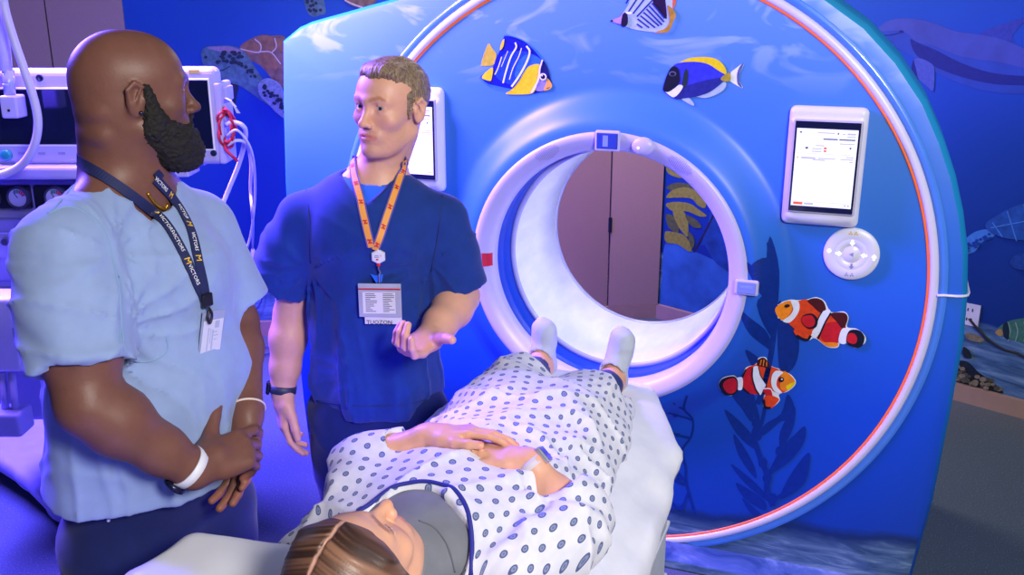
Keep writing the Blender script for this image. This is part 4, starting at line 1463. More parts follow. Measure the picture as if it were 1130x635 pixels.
# module rack at the right flank
mb = MB(); c = rect(mb, 238, 92, 246, 182, mh + .0, .13, M_shell, .008, 3); rk_ = mb.build('module_rack', mach, c)
for y0, y1 in ((96, 112), (114, 134), (137, 158)):
    mb = MB(); c = rect(mb, 243, y0, 250, y1, mh + .02, .08, M_shell2, .004); mb.build('module', rk_, c)
mb = MB()
co = []
for i in range(90):
    a = i / 90 * 2 * PI * 4.5
    p = at(250 + 1.5 * math.cos(a * .6), 142, mh + .01)
    rr0 = .052 - .014 * math.sin(i * .35)
    co.append(p + UX * (rr0 * .42 * math.cos(a) + .006) + np.array([0, 0, 1]) * rr0 * math.sin(a) + UN * (.02 * math.sin(i * .7)))
mb.tube(spline(co, 2), .0042, mat('red_cable', 'C0203A', .45), 6)
mb.tube(spline([at(247, 158, mh), at(250, 166, mh - .01), at(256, 172, mh - .01), at(262, 178, mh)], 5), .005, mat('red_cable', 'C0203A', .45), 6)
mb.build('coiled_cable', mach, at(250, 142, mh), 'coil of red cable')
mb = MB(); st = [at(249, 108, mh), at(254, 111, mh - .01), at(259, 118, mh - .01), at(262, 125, mh)]
for i in range(3):
    a, b = st[i], st[i + 1]; w = UX * .012
    mb.add([a - w * .3, a + w * .3, b + w * (.4 + i * .2), b - w * .2, a - w * .3 - UN * .001, a + w * .3 - UN * .001, b + w * (.4 + i * .2) - UN * .001, b - w * .2 - UN * .001], [(0, 1, 2, 3), (7, 6, 5, 4)], M_cloth)
mb.build('paper_strip', mach, st[0], 'white curling paper strip')
# pole, flow tube, block and hanging hose at the far left
M_pole = mat('pole_white', 'C9C7EC', .3)
mb = MB(); a = at(-3, -30, H0 - .22); b = at(6, 78, H0 - .22); mb.tube([a, b], .020, M_pole, 16)
mb.build('pole', mach, b)
mb = MB(); a = at(9, 77, H0 - .22); b = at(11, 106, H0 - .22); mb.tube([a, b], .017, mat('flow_tube', '9EA6D8', .12, coat=.6), 16); mb.tube([at(9.5, 92, H0 - .22), at(10, 95, H0 - .22)], .0175, M_shell, 16)
mb.build('flow_tube', mach, b, 'clear flow tube')
mb = MB(); c = rect(mb, 0, 106, 19, 131, H0 - .25, .06, M_shell, .006); vb = mb.build('valve_block', mach, c)
mb = MB(); cc = at(10, 122, H0 - .252); mb.cyl(cc, cc + UN * .003, .004, M_blk, seg=12); mb.build('screw', vb, cc)
mb = MB(); mb.tube(spline([at(x, y, H0 - .3 + .0004 * x) for x, y in ((2, -20), (5, 8), (14, 40), (26, 75), (37, 108), (42, 135), (38, 160), (26, 180), (8, 191), (-15, 196))], 6), .0125, M_pole, 12)
mb.build('hose', mach, at(5, 8, H0 - .3), 'white breathing hose')
# side arm with a white box at the lower left
mb = MB(); c = rect(mb, -40, 330, 19, 412, H0 - .22, .12, mat('box_white', 'E8E7F4', .3), .014, 4); bx_ = mb.build('absorber_box', mach, c, 'white box on the side')
mb = MB(); c = rect(mb, 15, 362, 17, 384, H0 - .222, .004, M_shell2, .001); mb.build('label_strip', bx_, c)
mb = MB()
for x in (2, 13):
    mb.tube([at(x, 412, H0 - .2), at(x + 6, 470, H0 - .2)], .012, M_shell, 12)
c = rect(mb, -30, 458, 22, 484, H0 - .25, .1, M_shell, .012, 3)
mb.build('support_post', mach, c)
# wheeled base
zb = .16
s = SDF()
fl = [onz(x, y, zb) for x, y in ((-60, 455), (40, 515), (75, 548), (120, 560), (170, 540))]
for i in range(len(fl) - 1):
    s.cone(fl[i] - (0, 0, .03), fl[i + 1] - (0, 0, .03), .07, .07, .03)
bcx = np.mean(fl, 0)
s.cone(fl[1] - UN * .25, fl[3] - UN * .28, .16, .16, .05)
s.cone(fl[0] - UN * .25, fl[2] - UN * .25, .14, .14, .05)
s.plane((0, 0, zb), (0, 0, 1), .02); s.plane((0, 0, .07), (0, 0, -1), .02)
V, F = s.mesh(.014); V = relax(V, F, 2)
link('base', mesh_from('base', V, F, mat('base_grey', '9794C4', .45)), mach, bcx)
for p in (fl[0], fl[2] , fl[4], fl[0] - UN * .5, fl[3] - UN * .5):
    q = np.array([p[0], p[1], .055])
    mb = MB(); ax = UX
    mb.lathe(q - ax * .022, ax, [(0, 0), (.045, 0), (.054, .008), (.054, .036), (.045, .044), (0, .044)], mat('tyre_grey', '3A3A5C', .5), 24)
    cs = mb.build('caster', mach, q)
    mb = MB(); mb.box((0, 0, .045), (.062, .085, .06), M_shell, mframe(q), .012, 3); mb.build('fork', cs, q)
mb = MB(); a = fl[2].copy(); mb.box((0, -.02, -.03), (.05, .03, .1), M_shell, mframe(a), .01, 3); mb.build('brake_pedal', mach, a)

# white mains cables hanging beside the machine
def cable(name, pts, r, m, label, plug=None):
    mb = MB(); mb.tube(spline(pts, 7), r, m, 8)
    o = mb.build(name, None, pts[0]); tag(o, label, 'cable', 'white cables beside the anaesthesia machine')
    if plug is not None:
        q = MB(); q.lathe(plug + np.array([0, 0, .075]), (0, 0, -1), [(0, 0), (.008, 0), (.014, .02), (.017, .05), (.017, .075), (0, .075)], m, 16)
        q.build('plug', o, plug)
    return o
M_cab = mat('cable_white', 'D6D4EE', .4)
cable('white_cable', [at(*q) for q in ((249, 137, mh), (258, 135, mh), (268, 139, mh), (271, 150, mh + .05), (264, 180, mh + .15), (252, 210, mh + .2), (243, 232, mh + .2), (232, 260, mh + .25), (200, 310, mh + .2))], .0078, M_cab,
      'thick white cable looping from the right monitor down behind the bald man')
pq = onpl(280, 288, PC + NA * .03, NA)
cable('white_cable', [at(*q) for q in ((251, 160, mh), (262, 155, mh), (272, 160, mh + .05), (277, 180, mh + .2), (276.5, 210, mh + .35))] + [at(279, 245, mh + .5), pq + np.array([0, 0, .075])], .0055, M_cab,
      'thin white cable running down to the wall outlet plug', pq)
cable('white_cable', [at(*q) for q in ((250, 150, mh), (262, 144, mh - .01), (276, 163, mh + .05), (281, 190, mh + .2), (281, 225, mh + .35), (276, 262, mh + .45), (266, 290, mh + .45), (254, 312, mh + .4), (235, 340, mh + .35))], .0045, M_cab,
      'thin white cable curving past the outlet toward the bald man')
mb = MB(); mb.tube(spline([on_wallA(sO + .05, .35, .02), on_wallA(sO - .0, .2, .05), on_wallA(sO - .12, .08, .1), on_wallA(sO - .02, .02, .25), on_wallA(sO + .1, .015, .3), on_wallA(sO + .05, .012, .4), on_wallA(sO - .1, .012, .4)], 7), .004, mat('thin_dark_cord', '1A2478', .5), 6)
tag(mb.build('floor_cord', None, on_wallA(sO, .012, .3)), 'thin dark cord trailing on the floor below the left outlet', 'cord')
# ------------------------------------------------------------------ people: shared builders
from mathutils.bvhtree import BVHTree


class Fr:
    """local frame: x = person's right, y = forward, z = up (crown)"""
    def __init__(self, o, fwd, up, s=1.0):
        self.o = np.array(o, float)
        y = unit(fwd); u = np.array(up, float); u = unit(u - y * (u @ y))
        x = np.cross(y, u)
        self.R = np.stack([x, y, u], 1); self.s = s

    def P(self, *p):
        p = np.array(p[0] if len(p) == 1 else p, float)
        return self.o + self.R @ (p * self.s)

    def D(self, *p):
        return self.R @ np.array(p, float)

    def inv(self, V):
        return (V - self.o) @ self.R / self.s


def skin_mat(name, base, rough=.45, spots=.10, sss=.08):
    t = NT(name)
    at_ = t.n('ShaderNodeAttribute', attribute_name='tint')
    co = t.coord()
    n = t.noise(co, 55, 4, .6)
    n2 = t.noise(co, 9, 2)
    v = t.ramp(n, [(.25, (1 - spots, 1 - spots, 1 - spots, 1)), (.75, (1, 1, 1, 1))])
    b = t.mix(t.math('MULTIPLY', n2, .25), srgb(base), tuple(min(1, c * k) for c, k in zip(srgb(base), (1.06, .88, .84))) + (1,))
    c = t.mix(1.0, t.mix(1.0, b, at_.outputs['Color'], 'MULTIPLY'), v, 'MULTIPLY')
    t.set(color=c, rough=rough, spec=.32, sss=sss)
    t.b.inputs['Subsurface Radius'].default_value = (1, .4, .25)
    t.b.inputs['Subsurface Scale'].default_value = .006
    t.bump(t.noise(co, 200, 4, .6), .16, .002)
    return t.m


def fabric(name, col, var=.08, weave=900, bump=.12, rough=.85, dark=None):
    t = NT(name)
    co = t.coord()
    n = t.noise(co, 25, 3)
    c = srgb(col)
    col_ = t.ramp(n, [(.3, tuple(v * (1 - var) for v in c[:3]) + (1,)), (.7, tuple(min(1, v * (1 + var)) for v in c[:3]) + (1,))])
    t.set(color=col_, rough=rough, spec=.2, sheen=.15)
    t.bump(t.noise(co, weave, 2, .5), bump, .002)
    return t.m


def add_head(s, f, ears=True, jaw=1.0, neck=None, brow=1.0, lipz=1.0):
    P, R, k = f.P, f.R, f.s
    E = lambda c, r, kk=.015, op='u', rot=None: s.ell(P(*c), np.array(r) * k, R if rot is None else R @ rot, kk * k, op)
    C = lambda a, b, ra, rb=None, kk=.01, op='u': s.cone(P(*a), P(*b), ra * k, (ra if rb is None else rb) * k, kk * k, op)
    E((0, -.018, .030), (.0765, .098, .088), .02)
    E((0, .025, .030), (.068, .066, .070), .03)
    E((0, .034, -.035), (.060 * (.4 + .6 * jaw), .056, .072), .03)
    E((0, .030, -.078), (.053 * jaw, .052, .040), .03)
    E((0, .074, -.102), (.020, .016, .0145), .022)
    for sx in (-1, 1):
        E((sx * .043, .058, -.026), (.022, .021, .018), .022)
        C((sx * .057 * jaw, .0, -.066), (sx * .030 * jaw, .055, -.103), .016, .014, .03)
        C((sx * .008, .0885, .0195), (sx * .044, .074, .021), .0095 * brow, .0085 * brow, .016)
    for sx in (-1, 1):
        E((sx * .0315, .0975, .004), (.0205, .0150, .0130), .012, 's')
    # nose
    C((0, .084, .012), (0, .1075, -.030), .0072, .0098, .012)
    E((0, .1105, -.0345), (.0105, .0115, .0095), .008)
    for sx in (-1, 1):
        E((sx * .0125, .1005, -.038), (.0078, .0095, .0075), .006)
        E((sx * .0065, .107, -.0445), (.0034, .0045, .0035), .003, 's')
    # mouth
    E((0, .080, -.066), (.033, .0155, .020), .016)
    for sx in (-1, 1):
        C((sx * .027, .0815, -.0670), (sx * .012, .0912, -.0625), .0030, .0042, .006); C((sx * .011, .0918, -.0625), (0, .0928, -.0625), .0040, .0040, .006)
        C((sx * .025, .0815, -.0690), (sx * .010, .0905, -.0735), .0032, .0056, .006); C((sx * .009, .0908, -.0735), (0, .0915, -.0740), .0052, .0054, .006)
        C((sx * .029, .0840, -.0680), (sx * .012, .0950, -.0680), .0011, .0013, .002, 's'); C((sx * .012, .0955, -.0678), (0, .0970, -.0672), .0013, .0013, .002, 's')
    # lids
    for sx in (-1, 1):
        c = np.array((sx * .0315, .0745, .004))
        for i in range(6):
            a0, a1 = math.radians(200 - 220 * i / 6), math.radians(200 - 220 * (i + 1) / 6)
            q = lambda a: (c[0] + .0138 * math.cos(a), c[1] + .0095 + .0025 * math.sin(a) - abs(math.cos(a)) * .005, c[2] + .0080 * math.sin(a))
            C(q(a0), q(a1), .0025, .0025, .003)
        E((c[0], c[1] + .001, c[2] + .0130), (.0150, .0100, .0052), .006)
        E((c[0], c[1] + .001, c[2] - .0105), (.0140, .0100, .0050), .006)
        C((c[0] - .013, c[1] + .007, c[2] - .003), (c[0], c[1] + .0100, c[2] - .0072), .0024, .0024, .004); C((c[0] + .013, c[1] + .007, c[2] - .003), (c[0], c[1] + .0100, c[2] - .0072), .0024, .0024, .004)
    if ears:
        for sx in (-1, 1):
            a = sx * .32
            rot = np.array([[math.cos(a), -math.sin(a), 0], [math.sin(a), math.cos(a), 0], [0, 0, 1]])
            ec = (sx * .081, -.012, -.006)
            E(ec, (.0072, .0185, .0305), .006, 'u', rot)
            E((sx * .0885, -.009, .001), (.0058, .0115, .0195), .004, 's', rot)
            C((sx * .0845, .002, .016), (sx * .087, -.012, .0245), .0042, .0044, .004); C((sx * .087, -.012, .0245), (sx * .089, -.026, .012), .0044, .0042, .004)
            C((sx * .089, -.026, .012), (sx * .086, -.022, -.014), .0042, .0040, .004); C((sx * .086, -.022, -.014), (sx * .081, -.009, -.030), .004, .0055, .004)
            C((sx * .0875, -.004, .010), (sx * .087, -.014, -.012), .0030, .0030, .004)
            E((sx * .080, .003, -.008), (.004, .005, .007), .004)


def eyes(f, parent, iris, look=(0, 1, 0), lash=True):
    look = unit(f.D(*look))
    for sx in (-1, 1):
        c = f.P(sx * .0315, .0745, .004)
        mb = MB()
        r = .0122 * f.s
        a = unit(np.cross(look, [0.1, 0.2, 1.0])); b = np.cross(look, a)
        def cap(r0, a0, a1, m, n=6, seg=22):
            vs = []; fs = []
            for i in range(n + 1):
                t = a0 + (a1 - a0) * i / n
                for q in range(seg):
                    an = 2 * PI * q / seg
                    vs.append(c + r0 * (math.cos(t) * look + math.sin(t) * (math.cos(an) * a + math.sin(an) * b)))
            for i in range(n):
                for q in range(seg):
                    fs.append((i * seg + q, i * seg + (q + 1) % seg, (i + 1) * seg + (q + 1) % seg, (i + 1) * seg + q))
            mb.add(vs, fs, m, True)
        cap(r, .47, 3.1, mat('eye_white', 'DAD6DC', .2, var=.02), 12)
        cap(r * 1.003, .21, .475, mat('iris_' + iris, iris, .15, var=.25, nscale=900), 4)
        cap(r * 1.004, .0, .215, mat('pupil', '08080C', .1), 3)
        o = mb.build('eye', parent, c)


def hand(s, w, a, n, t, k=1.0, curl=((.2, .3, .2),) * 4, spread=.06, thumb=None, fat=1.0):
    """w wrist point, a to the knuckles, n palm-facing normal, t toward the thumb side.
    curl: per finger (index..little) three bend angles; thumb: three directions in (a, n, t) coordinates"""
    a = unit(a); n = unit(np.array(n) - a * (a @ np.array(n))); t2 = np.cross(a, n)
    t = t2 if t2 @ np.array(t) > 0 else -t2
    R = np.stack([t, a, n], 1)
    w = np.array(w, float)
    L = lambda x, y, z=0: w + (t * x + a * y + n * z) * k
    s.ell(L(.001, .050, .002), np.array((.040, .050, .0155 * fat)) * k, R, .016 * k)
    s.cone(L(0, -.012), L(.004, .030), .0265 * k * fat, .026 * k * fat, .02 * k)
    mcp = [(.0285, .088), (.0095, .093), (-.0105, .089), (-.0285, .080)]
    ln = [(.043, .026, .021), (.047, .030, .022), (.043, .027, .021), (.034, .021, .019)]
    rad = [.0092, .0095, .0090, .0080]
    tips = []
    for i in range(4):
        x, y = mcp[i]
        p0 = L(x * .75, y - .045, .000); p = L(x, y, -.001)
        s.cone(p0, p, .0105 * k * fat, .0108 * k * fat, .012 * k)
        ang = 0; sp = spread * (1.5 - i)
        q = p
        for j in range(3):
            ang += curl[i][j]
            d = unit((a * math.cos(sp) + t * math.sin(sp)) * math.cos(ang) + n * math.sin(ang))
            e = q + d * ln[i][j] * k
            r0 = rad[i] * (1 - .07 * j) * k * fat
            s.cone(q, e, r0, r0 * .92, .0035 * k)
            q = e
        tips.append((q, d))
    th = thumb or ((.55, .25, .80), (.80, .25, .55), (.92, .2, .35))
    b = L(.020, .016, .006)
    q = L(.029, .030, .007)
    s.cone(b, q, .0165 * k * fat, .0150 * k * fat, .016 * k)
    for j, (lnn, r0, r1) in enumerate(((.036, .0145, .0124), (.033, .0122, .0112), (.025, .0112, .0094))):
        d = unit(a * th[j][0] + n * th[j][1] + t * th[j][2])
        e = q + d * lnn * k
        s.cone(q, e, r0 * k * fat, r1 * k * fat, (.012 if j == 0 else .004) * k)
        q = e
    tips.append((q, d))
    return tips, (t, a, n)


def nail_tint(V, col, tips, n, k=1.0, c=(1.12, .95, .95)):
    for p, d in tips:
        q = p + d * .002 * k - n * .007 * k
        dd = np.linalg.norm(V - q, axis=1)
        w = sstep(.008 * k, .005 * k, dd)[:, None]
        col[:, :3] = col[:, :3] * (1 - w) + np.array(c) * w


def face_tint(V, col, f, lips, brow, brow_on=True, blush=.0):
    q = f.inv(V)
    x, y, z = q[:, 0], q[:, 1], q[:, 2]
    ax = np.abs(x)
    def put(w, c):
        col[:, :3] = col[:, :3] * (1 - w[:, None]) + np.array(c) * w[:, None]
    if lips is not None:
        e = (x / .0300) ** 2 + ((z + .0680) / .0110) ** 2
        put(sstep(1.15, .6, e) * (y > .07), lips)
    if brow is not None:
        zz = .0235 + .006 * np.clip((ax - .012) / .02, 0, 1) - .006 * np.clip((ax - .036) / .014, 0, 1)
        e = np.maximum(np.abs(ax - .030) / .021, np.abs(z - zz) / (.0052 - .002 * np.clip((ax - .03) / .02, 0, 1)))
        put(sstep(1.15, .75, e) * (y > .04) * .8, brow)
    if blush:
        e = ((ax - .04) / .025) ** 2 + ((z + .03) / .02) ** 2
        put(sstep(1, 0, e) * (y > .03) * blush, (1.05, .78, .76))
        e = (x / .014) ** 2 + ((z + .034) / .014) ** 2
        put(sstep(1, .1, e) * (y > .09) * blush, (1.05, .74, .70))
    return q


def regions(s, coarse, fine, base_h):
    """mesh one field at several resolutions: fine = [(lo, hi, h)]; returns one mesh"""
    parts = []
    V, F = s.mesh(base_h)
    c = V[F].mean(1)
    keep = np.ones(len(F), bool)
    for lo, hi, h in fine:
        lo, hi = np.array(lo), np.array(hi)
        keep &= ~((c > lo + base_h * .6) & (c < hi - base_h * .6)).all(1)
    parts.append((V, F[keep]))
    for lo, hi, h in fine:
        v, f = s.mesh(h, lo, hi)
        parts.append((v, f))
    V, F = joinm(parts)
    used = np.unique(F); mp = -np.ones(len(V), int); mp[used] = np.arange(len(used))
    return V[used], mp[F]


def bvh_of(V, F):
    return BVHTree.FromPolygons([tuple(v) for v in V], [tuple(int(i) for i in f) for f in F])


def hit(px, py, bv, lift=.003):
    d = ray(px, py)
    best = None
    for b in (bv if isinstance(bv, list) else [bv]):
        r = b.ray_cast(Vector(tuple(CC)), Vector(tuple(d)))
        if r[0] is not None and (best is None or r[3] < best[3]): best = r
    if best is None: return None, None
    n = np.array(best[1]); p = np.array(best[0])
    if n @ d > 0: n = -n
    return p + n * lift, n


def ribbon(pts, nrm, w, th, m, mb=None, closed=False):
    """flat strap: pts on the surface, nrm outward normals"""
    mb = mb or MB()
    n = len(pts); A, B, A2, B2 = [], [], [], []
    for i in range(n):
        t = unit(pts[min(i + 1, n - 1)] - pts[max(i - 1, 0)])
        sd = unit(np.cross(t, nrm[i]))
        nn = unit(np.cross(sd, t))
        A.append(pts[i] + sd * w / 2 + nn * th); B.append(pts[i] - sd * w / 2 + nn * th)
        A2.append(pts[i] + sd * w / 2); B2.append(pts[i] - sd * w / 2)
    vs = A + B + A2 + B2
    fs = []
    for i in range(n - 1):
        fs += [(i, i + 1, n + i + 1, n + i), (2 * n + i, 3 * n + i, 3 * n + i + 1, 2 * n + i + 1), (i, 2 * n + i, 2 * n + i + 1, i + 1), (n + i, n + i + 1, 3 * n + i + 1, 3 * n + i)]
    mb.add(vs, fs, m, False)
    return mb


def strap_path(pxs, bv, lift=.003, n=7, smooth=2):
    P, N = [], []
    for q in spline(pxs, n):
        p, nn = hit(q[0], q[1], bv, lift)
        if p is None: continue
        P.append(p); N.append(nn)
    P = np.array(P); N = np.array(N)
    for _ in range(smooth):
        if len(P) > 4:
            P[1:-1] = (P[:-2] + 2 * P[1:-1] + P[2:]) / 4
            N[1:-1] = (N[:-2] + 2 * N[1:-1] + N[2:]) / 4
    N = N / np.linalg.norm(N, axis=1)[:, None]
    return list(P), list(N)


def neck_loop(p0, p1, c, back, zb, bvs, n=26, lift=.004):
    """points of a strap round the back of the neck from p0 to p1"""
    ang = lambda v: math.atan2(v[1], v[0])
    a0, a1, ab = ang(p0 - c), ang(p1 - c), ang(back)
    w = lambda a: (a - ab + PI) % (2 * PI) - PI
    d0, d1 = w(a0), w(a1)
    P, N = [], []
    for i in range(n + 1):
        t = i / n
        a = ab + d0 + (d1 - d0) * t
        z = (p0[2] * (1 - t) + p1[2] * t) + (zb - (p0[2] + p1[2]) / 2) * math.sin(PI * t)
        d = np.array([math.cos(a), math.sin(a), 0])
        o = np.array([c[0], c[1], z]) + d * .35
        best = None
        for b in bvs:
            r = b.ray_cast(Vector(tuple(o)), Vector(tuple(-d)))
            if r[0] is not None and (best is None or r[3] < best): best = r[3]
        if best is None or best > .33 or best < .2: continue
        P.append(o - d * (best - lift)); N.append(d)
    P = [p0] + P[1:-1] + [p1]; N = [N[0]] + N[1:-1] + [N[-1]]
    P = np.array(P); N = np.array(N)
    for _ in range(16): P[1:-1] = (P[:-2] + 2 * P[1:-1] + P[2:]) / 4
    return list(P), list(N)


def text_mesh(txt, size, M, m, mb, ext=.0002, align='CENTER'):
    cu = bpy.data.curves.new('t', 'FONT'); cu.body = txt; cu.size = size; cu.extrude = ext; cu.align_x = align; cu.align_y = 'CENTER'; cu.resolution_u = 2
    o = bpy.data.objects.new('t', cu)
    me = bpy.data.meshes.new_from_object(o)
    bm = bmesh.new(); bm.from_mesh(me)
    mb.from_bm(bm, m, M)
    bpy.data.objects.remove(o); bpy.data.curves.remove(cu); bpy.data.meshes.remove(me)


def MX(o, x, y, z):
    return Matrix(((x[0], y[0], z[0], o[0]), (x[1], y[1], z[1], o[1]), (x[2], y[2], z[2], o[2]), (0, 0, 0, 1)))


def wrist_band(name, a, b, t, r, width, m, parent, label, face=None, fmat=None, frim=None, fr=.018, square=False, oval=1.0, fdir=None):
    """watch or bracelet round the limb a->b at fraction t"""
    a, b = np.array(a), np.array(b)
    c = a + (b - a) * t; ax = unit(b - a)
    u = np.array([0, 0, 1.0]); u = unit(u - ax * (u @ ax)) if fdir is None else unit(np.array(fdir) - ax * (ax @ np.array(fdir)))
    v = np.cross(ax, u)
    mb = MB(); seg = 36
    vs = []
    for (rr, zz) in ((r + .001, -width / 2), (r + .003, -width / 2 + .001), (r + .003, width / 2 - .001), (r + .001, width / 2), (r - .001, 0)):
        for q in range(seg):
            an = 2 * PI * q / seg
            vs.append(c + ax * zz + rr * (math.cos(an) * u * oval + math.sin(an) * v))
    fs = [(i * seg + q, i * seg + (q + 1) % seg, ((i + 1) % 5) * seg + (q + 1) % seg, ((i + 1) % 5) * seg + q) for i in range(5) for q in range(seg)]
    mb.add(vs, fs, m, True)
    o = mb.build(name, parent, c, label)
    if face:
        p = c + u * (r * oval + .002)
        mb = MB()
        M = MX(p, ax, v, u)
        if square:
            mb.box((0, 0, .003), (fr * 2.1, fr * 1.8, .0095), frim or m, M, .0042, 4)
        else:
            mb.lathe(p - u * .002, u, [(0, 0), (fr, 0), (fr, .009), (fr * .86, .0105), (0, .0105)], frim or m, 32)
        cs = mb.build('watch_case', o, p)
        mb = MB()
        if square: mb.box((0, 0, .0082), (fr * 1.75, fr * 1.45, .0012), fmat, M, .0006, 1)
        else: mb.lathe(p - u * .002, u, [(0, .0106), (fr * .84, .0106), (fr * .80, .0112), (0, .0112)], fmat, 32)
        mb.build('watch_face', cs, p)
    return o


def shoe(f, parent, m, sole, label=None):
    """f: frame at the ankle's ground point, y forward"""
    s = SDF()
    P = lambda *p: f.P(*p)
    s.ell(P(0, .0, .055), (.038, .06, .05), f.R, .02)
    s.ell(P(0, .085, .040), (.044, .09, .036), f.R, .03)
    s.ell(P(0, .15, .033), (.042, .045, .028), f.R, .02)
    s.cone(P(0, -.01, .06), P(0, -.012, .10), .042, .044, .02)
    s.plane(P(0, 0, .018), (0, 0, -1), .004)
    V, F = s.mesh(.008)
    o = link('shoe', mesh_from('shoe', V, F, m), parent, P(0, 0, 0), label)
    s = SDF(); s.ell(P(0, .07, .012), (.048, .135, .03), f.R, .01); s.plane(P(0, 0, .020), (0, 0, 1), .003); s.plane(P(0, 0, .001), (0, 0, -1), .002)
    V, F = s.mesh(.009)
    link('sole', mesh_from('sole', V, F, sole), o, P(0, 0, 0))
    return o
# ------------------------------------------------------------------ bald bearded man in light blue scrubs (left)
MC = np.zeros(3)
def latfwd(l, f_, z=0.0): return UX * l + HF * f_ + np.array([0, 0, z])


def stand_legs(s, B, fwd, hipz, kneez, hw, k=1.0, r=(.10, .072, .055)):
    rt = np.cross(unit(fwd), [0, 0, 1])
    out = []
    for sx in (-1, 1):
        h = B + rt * sx * hw + np.array([0, 0, hipz]); kn = B + rt * sx * hw * .95 + unit(fwd) * .015 + np.array([0, 0, kneez]); an = B + rt * sx * hw * .95 - unit(fwd) * .02 + np.array([0, 0, .10])
        s.chain([h, kn, an], [r[0] * k, r[1] * k, r[2] * k], .03)
        out.append((h, kn, an))
    return out


# ---- geometry
M1 = dict()
f1h = Fr(at(148.5, 102, 1.78), UX * math.cos(math.radians(30)) + HF * math.sin(math.radians(30)), (0, 0, 1), .955)
c1 = at(150, 330, 1.78); B1 = np.array([c1[0], c1[1], 0])
e1 = UX * math.cos(math.radians(-36)) + HF * math.sin(math.radians(-36))       # torso faces right and toward the viewer
r1 = np.cross(e1, [0, 0, 1])                                                    # his right: nearer, to the left
T1 = lambda r, f_, z: B1 + r1 * r + e1 * f_ + np.array([0, 0, z])
shR1, shL1 = at(70, 280, 1.60), at(218, 254, 1.96)
elR1 = at(97, 447, 1.50); wrR1 = at(214, 519, 1.585)
elL1 = at(259, 356, 1.97); wrL1 = at(272, 460, 1.78)
nb1 = at(140, 190, 1.79)
skin1 = skin_mat('skin_dark', '744E44', .46, .16)
s = SDF()
add_head(s, f1h, jaw=1.08, brow=1.15)
# thick neck with the two folds at the nape
s.cone(f1h.P(0, -.022, -.06), nb1 - np.array([0, 0, .03]), .066, .076, .03)
s.cone(f1h.P(0, -.045, -.02), nb1 - e1 * .02 - np.array([0, 0, .03]), .060, .074, .03)
bk = -unit(f1h.D(0, 1, 0))
for dz in (-.030, -.072):
    p = f1h.P(0, -.088, dz)
    for q in range(-3, 4):
        a = q * .26
        s.ell(p + f1h.R @ np.array([math.sin(a) * .062, .062 - math.cos(a) * .062 - .0, 0]), (.017, .017, .016), None, .014)
# trunk under the clothes
s.ell(T1(0, .0, 1.40), (.175, .115, .17), np.stack([r1, e1, [0, 0, 1]], 1), .04)
s.ell(T1(0, .02, 1.15), (.17, .13, .2), np.stack([r1, e1, [0, 0, 1]], 1), .04)
s.ell(T1(0, -.0, .98), (.16, .12, .13), np.stack([r1, e1, [0, 0, 1]], 1), .04)
s.cone(nb1, shR1 + (0, 0, .0), .06, .05, .03); s.cone(nb1, shL1, .06, .05, .03)
stand_legs(s, B1, e1, .93, .50, .10, 1.0, (.085, .06, .04))
# arms
s.chain([shR1, shR1 * .45 + elR1 * .55, elR1], [.062, .068, .052], .03)
s.ell(shR1 * .42 + elR1 * .58 + e1 * .018, (.058, .06, .085), None, .03)
fa = unit(wrR1 - elR1)
s.chain([elR1, elR1 + (wrR1 - elR1) * .28, elR1 + (wrR1 - elR1) * .68, wrR1], [.050, .055, .043, .033], .02)
s.ell(elR1 + (wrR1 - elR1) * .25 + np.array([0, 0, .012]), (.05, .05, .05), None, .03)
s.chain([shL1, elL1], [.062, .048], .03)
s.chain([elL1, elL1 + (wrL1 - elL1) * .3, wrL1], [.05, .052, .032], .02)
# hands: the right one closes over the left
kR = at(266, 497, 1.655)
aR = unit(kR - wrR1)
palmN = unit(HF * .75 + UX * .35 - np.array([0, 0, .3]))
tipsR, fr_R = hand(s, wrR1 + aR * .012, aR, palmN, (0, 0, 1), 1.06,
                   curl=((.35, .55, .4), (.75, .85, .5), (.85, .9, .5), (.9, .9, .5)), spread=.06,
                   thumb=((.66, .0, .78), (.58, -.12, .82), (.66, -.10, .74)), fat=1.12)
kL = at(272, 508, 1.74)
aL = unit(at(268, 515, 1.72) - wrL1)
tipsL, fr_L = hand(s, wrL1, aL, unit(-HF * .8 - UX * .5), unit(UX * -.6 + np.array([0, 0, -.2])), 1.02,
                   curl=((.25, .35, .2), (.2, .3, .2), (.15, .25, .15), (.15, .3, .2)), spread=.07,
                   thumb=((.75, .5, .4), (.9, .4, .2), (.95, .3, .1)), fat=1.08)
hb = np.stack([wrR1, wrL1, kR, tipsR[0][0], tipsL[0][0], tipsL[3][0], tipsR[3][0]])
fine = [(f1h.o - (.155, .155, .16), f1h.o + (.155, .155, .145), .0034), (hb.min(0) - .07, hb.max(0) + .07, .0034)]
V, F = regions(s, None, fine, .011)
col = np.ones((len(V), 4))
q = face_tint(V, col, f1h, (1.0, .72, .78), (.30, .28, .30))
# stubble shadow under jaw and neck hairline; paler palms and finger pads
w = sstep(.0, -.03, q[:, 2]) * sstep(-.14, -.10, q[:, 2]) * sstep(-.02, .02, q[:, 1]) * .35
col[:, :3] *= (1 - w[:, None] * np.array([.5, .48, .42]))
for p, d in tipsL[:4]:
    dd = np.linalg.norm(V - (p - d * .01), axis=1); w = sstep(.03, .012, dd)[:, None] * .75
    col[:, :3] = col[:, :3] * (1 - w) + np.array((1.75, 1.55, 1.4)) * w
nail_tint(V, col, tipsR, fr_R[2], 1.0, (1.5, 1.2, 1.15))
